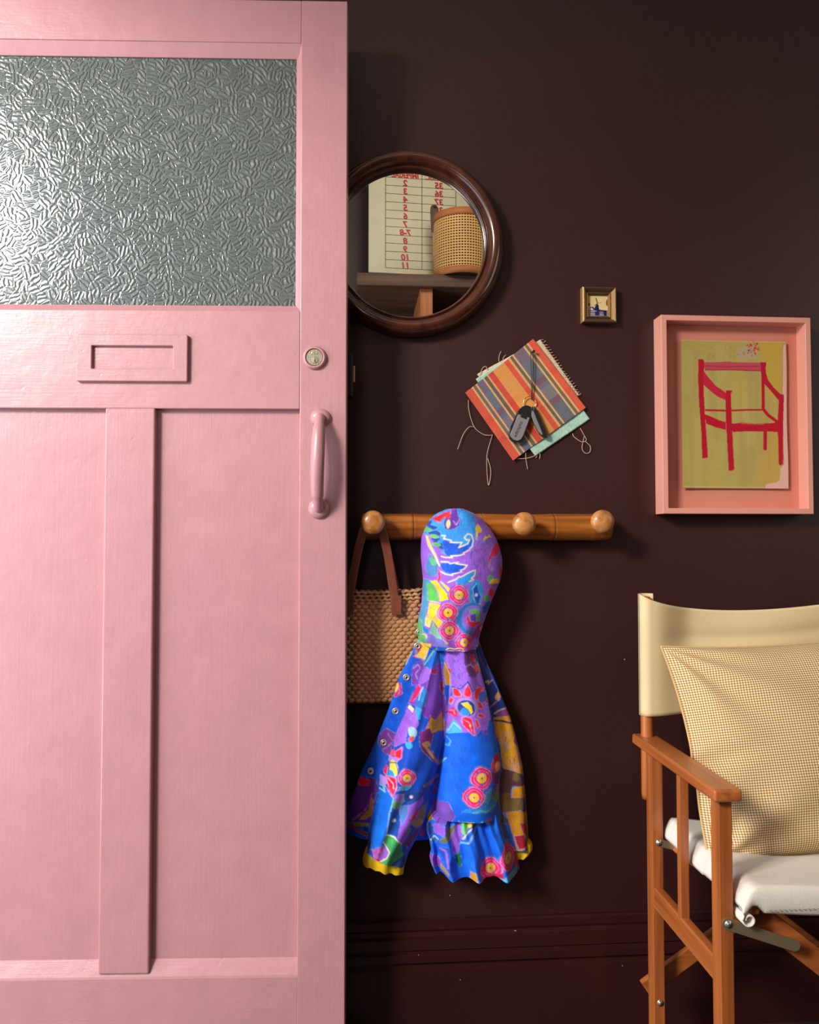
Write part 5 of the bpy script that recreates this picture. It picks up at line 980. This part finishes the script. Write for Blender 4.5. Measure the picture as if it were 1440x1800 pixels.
# main panel
mainp = lobe('back_panel', [(1136, 784, 836), (1160, 784, 841), (1194, 791, 851), (1233, 789, 862), (1263, 786, 870), (1300, 782, 876), (1347, 775, 884), (1396, 770, 882), (1424, 768, 884), (1438, 770, 884)],
     lambda t: 0.062 - 0.012 * t, lambda t: 0.020 + 0.034 * t, lambda S, t: wav(S, t, 0.005, 1.6, 2.2, .25) * (1 - t) + 0.004 * np.sin(3 * math.pi * S + 1.5) * t + 0.004 * np.sin(14 * (t - .9) + 4 * S) * np.clip(t - .75, 0, 1) * 4, 180, 400, 0.5)
lobe('ruffle', [(1430, 766, 884), (1440, 754, 888), (1452, 750, 892), (1465, 750, 897), (1480, 756, 903), (1500, 760, 910), (1512, 757, 913), (1525, 760, 916), (1537, 766, 918)],
     lambda t: 0.052 + 0 * t, lambda t: 0.036 + 0.014 * t, lambda S, t: (0.003 + 0.012 * t) * np.sin(2 * math.pi * 3.6 * S ** .85 + 1.2 + .8 * t + .6 * np.sin(5 * S)) + 0.004 * t * np.sin(2 * math.pi * 6.3 * S + 2 * t) + 0.004 * np.sin(2 * math.pi * 9 * S + 2) * (1 - t), 200, 130, 0.5, hem=lambda S: 1.2 * np.sin(2 * math.pi * 3.6 * S ** .85 + 1.2) + 2.0 * np.sin(9 * S))
# hood over the peg
lobe('hood', [(895, 788, 812), (897, 779, 823), (901, 771, 833), (907, 763, 843), (915, 756, 853), (930, 748, 866), (945, 743, 875), (960, 742, 881), (980, 742, 886), (1000, 744, 887), (1020, 746, 883), (1034, 745, 877), (1061, 743, 866), (1083, 739, 858), (1107, 735, 850), (1125, 737, 845), (1137, 745, 844), (1143, 762, 842)],
     lambda t: 0.048 - 0.002 * t, lambda t: 0.062 - 0.022 * np.clip(t - .55, 0, 1) * 1.5, lambda S, t: wav(S, t, 0.002, 1.5, .5, .7) + 0.005 * np.sin(2 * math.pi * 3.2 * S) * np.clip(t - .72, 0, 1) * 3, 170, 280, 0.42)
v, f = tube(smoothpath([W(x, y, -.098) for x, y in ((784, 1142), (791, 1139.5), (800, 1141), (808, 1139.5), (816, 1142))], 20), 0.0009, 6); mesh('neck_stitching', v, f, 'seam_thread', ct, True)
def front_depth(o, x, z):
    me = o.data; n = len(me.vertices) // 2; a = np.zeros(len(me.vertices) * 3); me.vertices.foreach_get('co', a); a = a.reshape(-1, 3)[:n]; g = ORG[o.name]
    k = np.argmin((a[:, 0] + g.x - x) ** 2 + (a[:, 2] + g.z - z) ** 2); return a[k, 1] + g.y
for px, py in ((737.5, 1112), (734.5, 1137), (715, 1192), (696, 1252), (675, 1308.5), (652, 1360)):
    p = W(px, py, YN); y = front_depth(fpn, p.x, p.z); v, f = lathe([(0.0, 0.0022), (0.0024, 0.0022), (0.0027, 0.0012), (0.0038, 0.0014), (0.0050, 0.0024), (0.0064, 0.0020), (0.0072, 0.0), (0.0072, -0.001)], (p.x, y, p.z), seg=20); s_ = mesh('press_stud', v, f, 'snap_metal', ct, True)
    v, f = lathe([(0.0, 0.0024), (0.0022, 0.0024)], (p.x, y, p.z), seg=12); mesh('stud_socket', v, f, 'black_hole', s_)
# ------------------------------------------------------------------ what the mirror shows: shelf, size chart and cane basket on the front wall
plain('chart_white', srgb(214, 208, 176), 0.5, bump=(40, 3, 0.05), var=0.05); plain('chart_red', srgb(190, 24, 34), 0.5); plain('chart_line', srgb(44, 40, 50), 0.6)
wood('shelf_wood', srgb(70, 48, 38), srgb(112, 80, 60), 0, 0.6, 0.0); wood('bracket_wood', srgb(176, 100, 54), srgb(204, 128, 76), 2, 0.5, 0.1)
plain('cane', srgb(216, 172, 104), 0.6, bump=(500, 3, 0.3), var=0.12); plain('cane_rim', srgb(170, 104, 56), 0.6, bump=(300, 3, 0.3), var=0.15); plain('strap_dark', srgb(74, 46, 38), 0.6); plain('basket_inside', srgb(40, 24, 14), 0.9)
MIRY = -0.0105
def V2R(p): return Vector((p.x, 2 * MIRY - p.y, p.z))          # mirror image -> where the thing really stands
DV = 1.97; KS = F / (DV + 1.645)
A5 = R(4.5); P0 = W(648, 400, DV)
def cp(px, py, off=0.0):                                        # chart plane, measured in the mirror image
    s = (px - 648) / KS * 1.02; z = P0.z + (400 - py) / KS
    q = Vector((P0.x + s * math.cos(A5) - off * math.sin(A5) * -1, P0.y + s * math.sin(A5) - off * math.cos(A5), z)); return V2R(q)
cb = cp(740, 478); chart = thing('size_chart', (cb.x, cb.y, cb.z), 'white shoe size chart board with red numbers reflected in the mirror', 'sign')
def quadbox(x0, y0, x1, y1, o0, o1):
    c = [cp(x, y, o) for o in (o0, o1) for x, y in ((x0, y0), (x1, y0), (x1, y1), (x0, y1))]
    bm = bmesh.new(); bv = [bm.verts.new(q) for q in c]
    for q in ((0, 1, 2, 3), (7, 6, 5, 4), (0, 4, 5, 1), (1, 5, 6, 2), (2, 6, 7, 3), (3, 7, 4, 0)): bm.faces.new([bv[i] for i in q])
    return from_bm(bm)
mesh('chart_board', *quadbox(648, 262, 872, 481, 0.0, 0.008), 'chart_white', chart)
rows = [307.6 + 14.92 * i for i in range(-1, 12)]
for y in rows: mesh('ruled_line', *quadbox(677.5, y - .45, 803, y + .45, 0.008, 0.0084), 'chart_line', chart)
for x in (677.5, 742, 803): mesh('ruled_line', *quadbox(x - .5, rows[0], x + .5, rows[-1], 0.008, 0.0085), 'chart_line', chart)
def chtext(s, px, py, hpx, sx=1.0):
    tv, tf = text_vf(s, 1.0, 0.045, 0.12, 0, sx); h = max(q.y for q in tv) - min(q.y for q in tv)
    hx = 0.7 if s.isalpha() else h
    k = hpx / hx; mesh('printed_text', [cp(px - q.x * k, py - q.y * k, 0.0084) for q in tv], tf, 'chart_red', chart)
chtext('IMPERIAL', 712.5, 303.2, 8.8, 0.95); chtext('METRIC', 769, 304.2, 8.8, 0.95)
for i, s in enumerate(['2', '3', '4', '5', '6', '7', '7-8', '8', '9', '10', '11']): chtext(s, 713, rows[1] + 14.92 * (i + .5) + 2.4, 12.0)
for i, s in enumerate(['35', '36', '37', '38', '39', '40', '41', '42', '43', '44']): chtext(s, 773, rows[1] + 14.92 * (i + .5) + 3.0, 12.0)
# shelf
sf = 1.75; zs1 = WZ(720, 481, sf); zs0 = WZ(720, 503, sf); xs0 = WX(627, 490, sf)
v, f = box(xs0, 1.35, sf, 2.14, zs0, zs1, 0.004); v = [V2R(q) for q in v]; f = [q[::-1] for q in f]
sh = thing('wall_shelf', (0.5, V2R(Vector((0, sf, 0))).y, zs0), 'dark wooden shelf carrying the size chart, reflected in the mirror', 'shelf')
mesh('shelf_board', v, f, 'shelf_wood', sh)
for px in (749.5, 1010):
    xb0, xb1 = WX(px - 11, 530, sf + .04), WX(px + 11, 530, sf + .04)
    v, f = box(xb0, xb1, sf + .03, 2.14, zs0 - .26, zs0, 0.003); mesh('shelf_bracket', [V2R(q) for q in v], [q[::-1] for q in f], 'bracket_wood', sh)
# cane basket
by = 1.842; KB = F / (by + 1.645 - 0.0); bc_ = W(812, 478, by); bc_ = V2R(bc_); rb = 0.128; bh = 0.285; zb_ = zs1 + .0005
bk = thing('cane_basket', (bc_.x, bc_.y, zb_), 'round cane webbing basket on the shelf, reflected in the mirror', 'basket')
NA, NH = 132, 38; V = []
for j in range(NH + 1):
    for i in range(NA):
        g_ = 2 * math.pi * (i + (0.14 if i % 2 == 0 else -0.14)) / NA; rr_ = rb * (1 + 0.0 + 0.02 * math.sin(math.pi * j / NH)); V.append((bc_.x + rr_ * math.cos(g_), bc_.y + rr_ * math.sin(g_), zb_ + .028 + (bh - .056) * j / NH))
Fc = [(j * NA + i, j * NA + (i + 1) % NA, (j + 1) * NA + (i + 1) % NA, (j + 1) * NA + i) for j in range(NH) for i in range(NA) if not (i % 2 and j % 2)]
o = mesh('cane_webbing', V, Fc, 'cane', bk); o['kind'] = 'stuff'; m = o.modifiers.new('s', 'SOLIDIFY'); m.thickness = 0.002
for z0 in (0.0, bh - .030):
    mesh('basket_rim', *lathe([(rb - .004, z0), (rb + .004, z0), (rb + .005, z0 + .015), (rb + .004, z0 + .030), (rb - .004, z0 + .030)], (bc_.x, bc_.y, zb_), 'z', 1, 72, True), 'cane_rim', bk, True)
mesh('basket_lining', *lathe([(0, 0.001), (rb - .008, 0.001), (rb - .008, bh - .01), (rb - .011, bh - .01), (rb - .011, 0.004), (0, 0.004)], (bc_.x, bc_.y, zb_), 'z', 1, 48), 'basket_inside', bk)
sx_ = bc_.x - rb - .004
P = smoothpath([(sx_ + .006, bc_.y + .015, zb_ + bh - .07), (sx_ + .002, bc_.y + .015, zb_ + bh), (sx_ + .002, bc_.y + .015, zb_ + bh + .036), (sx_ + .008, bc_.y + .015, zb_ + bh + .040), (sx_ + .012, bc_.y + .015, zb_ + bh + .030), (sx_ + .016, bc_.y + .015, zb_ + bh - .07)], 40)
mesh('basket_strap', *tube(P, 1, 10, flat=(0.012, 0.002)), 'strap_dark', bk, True)
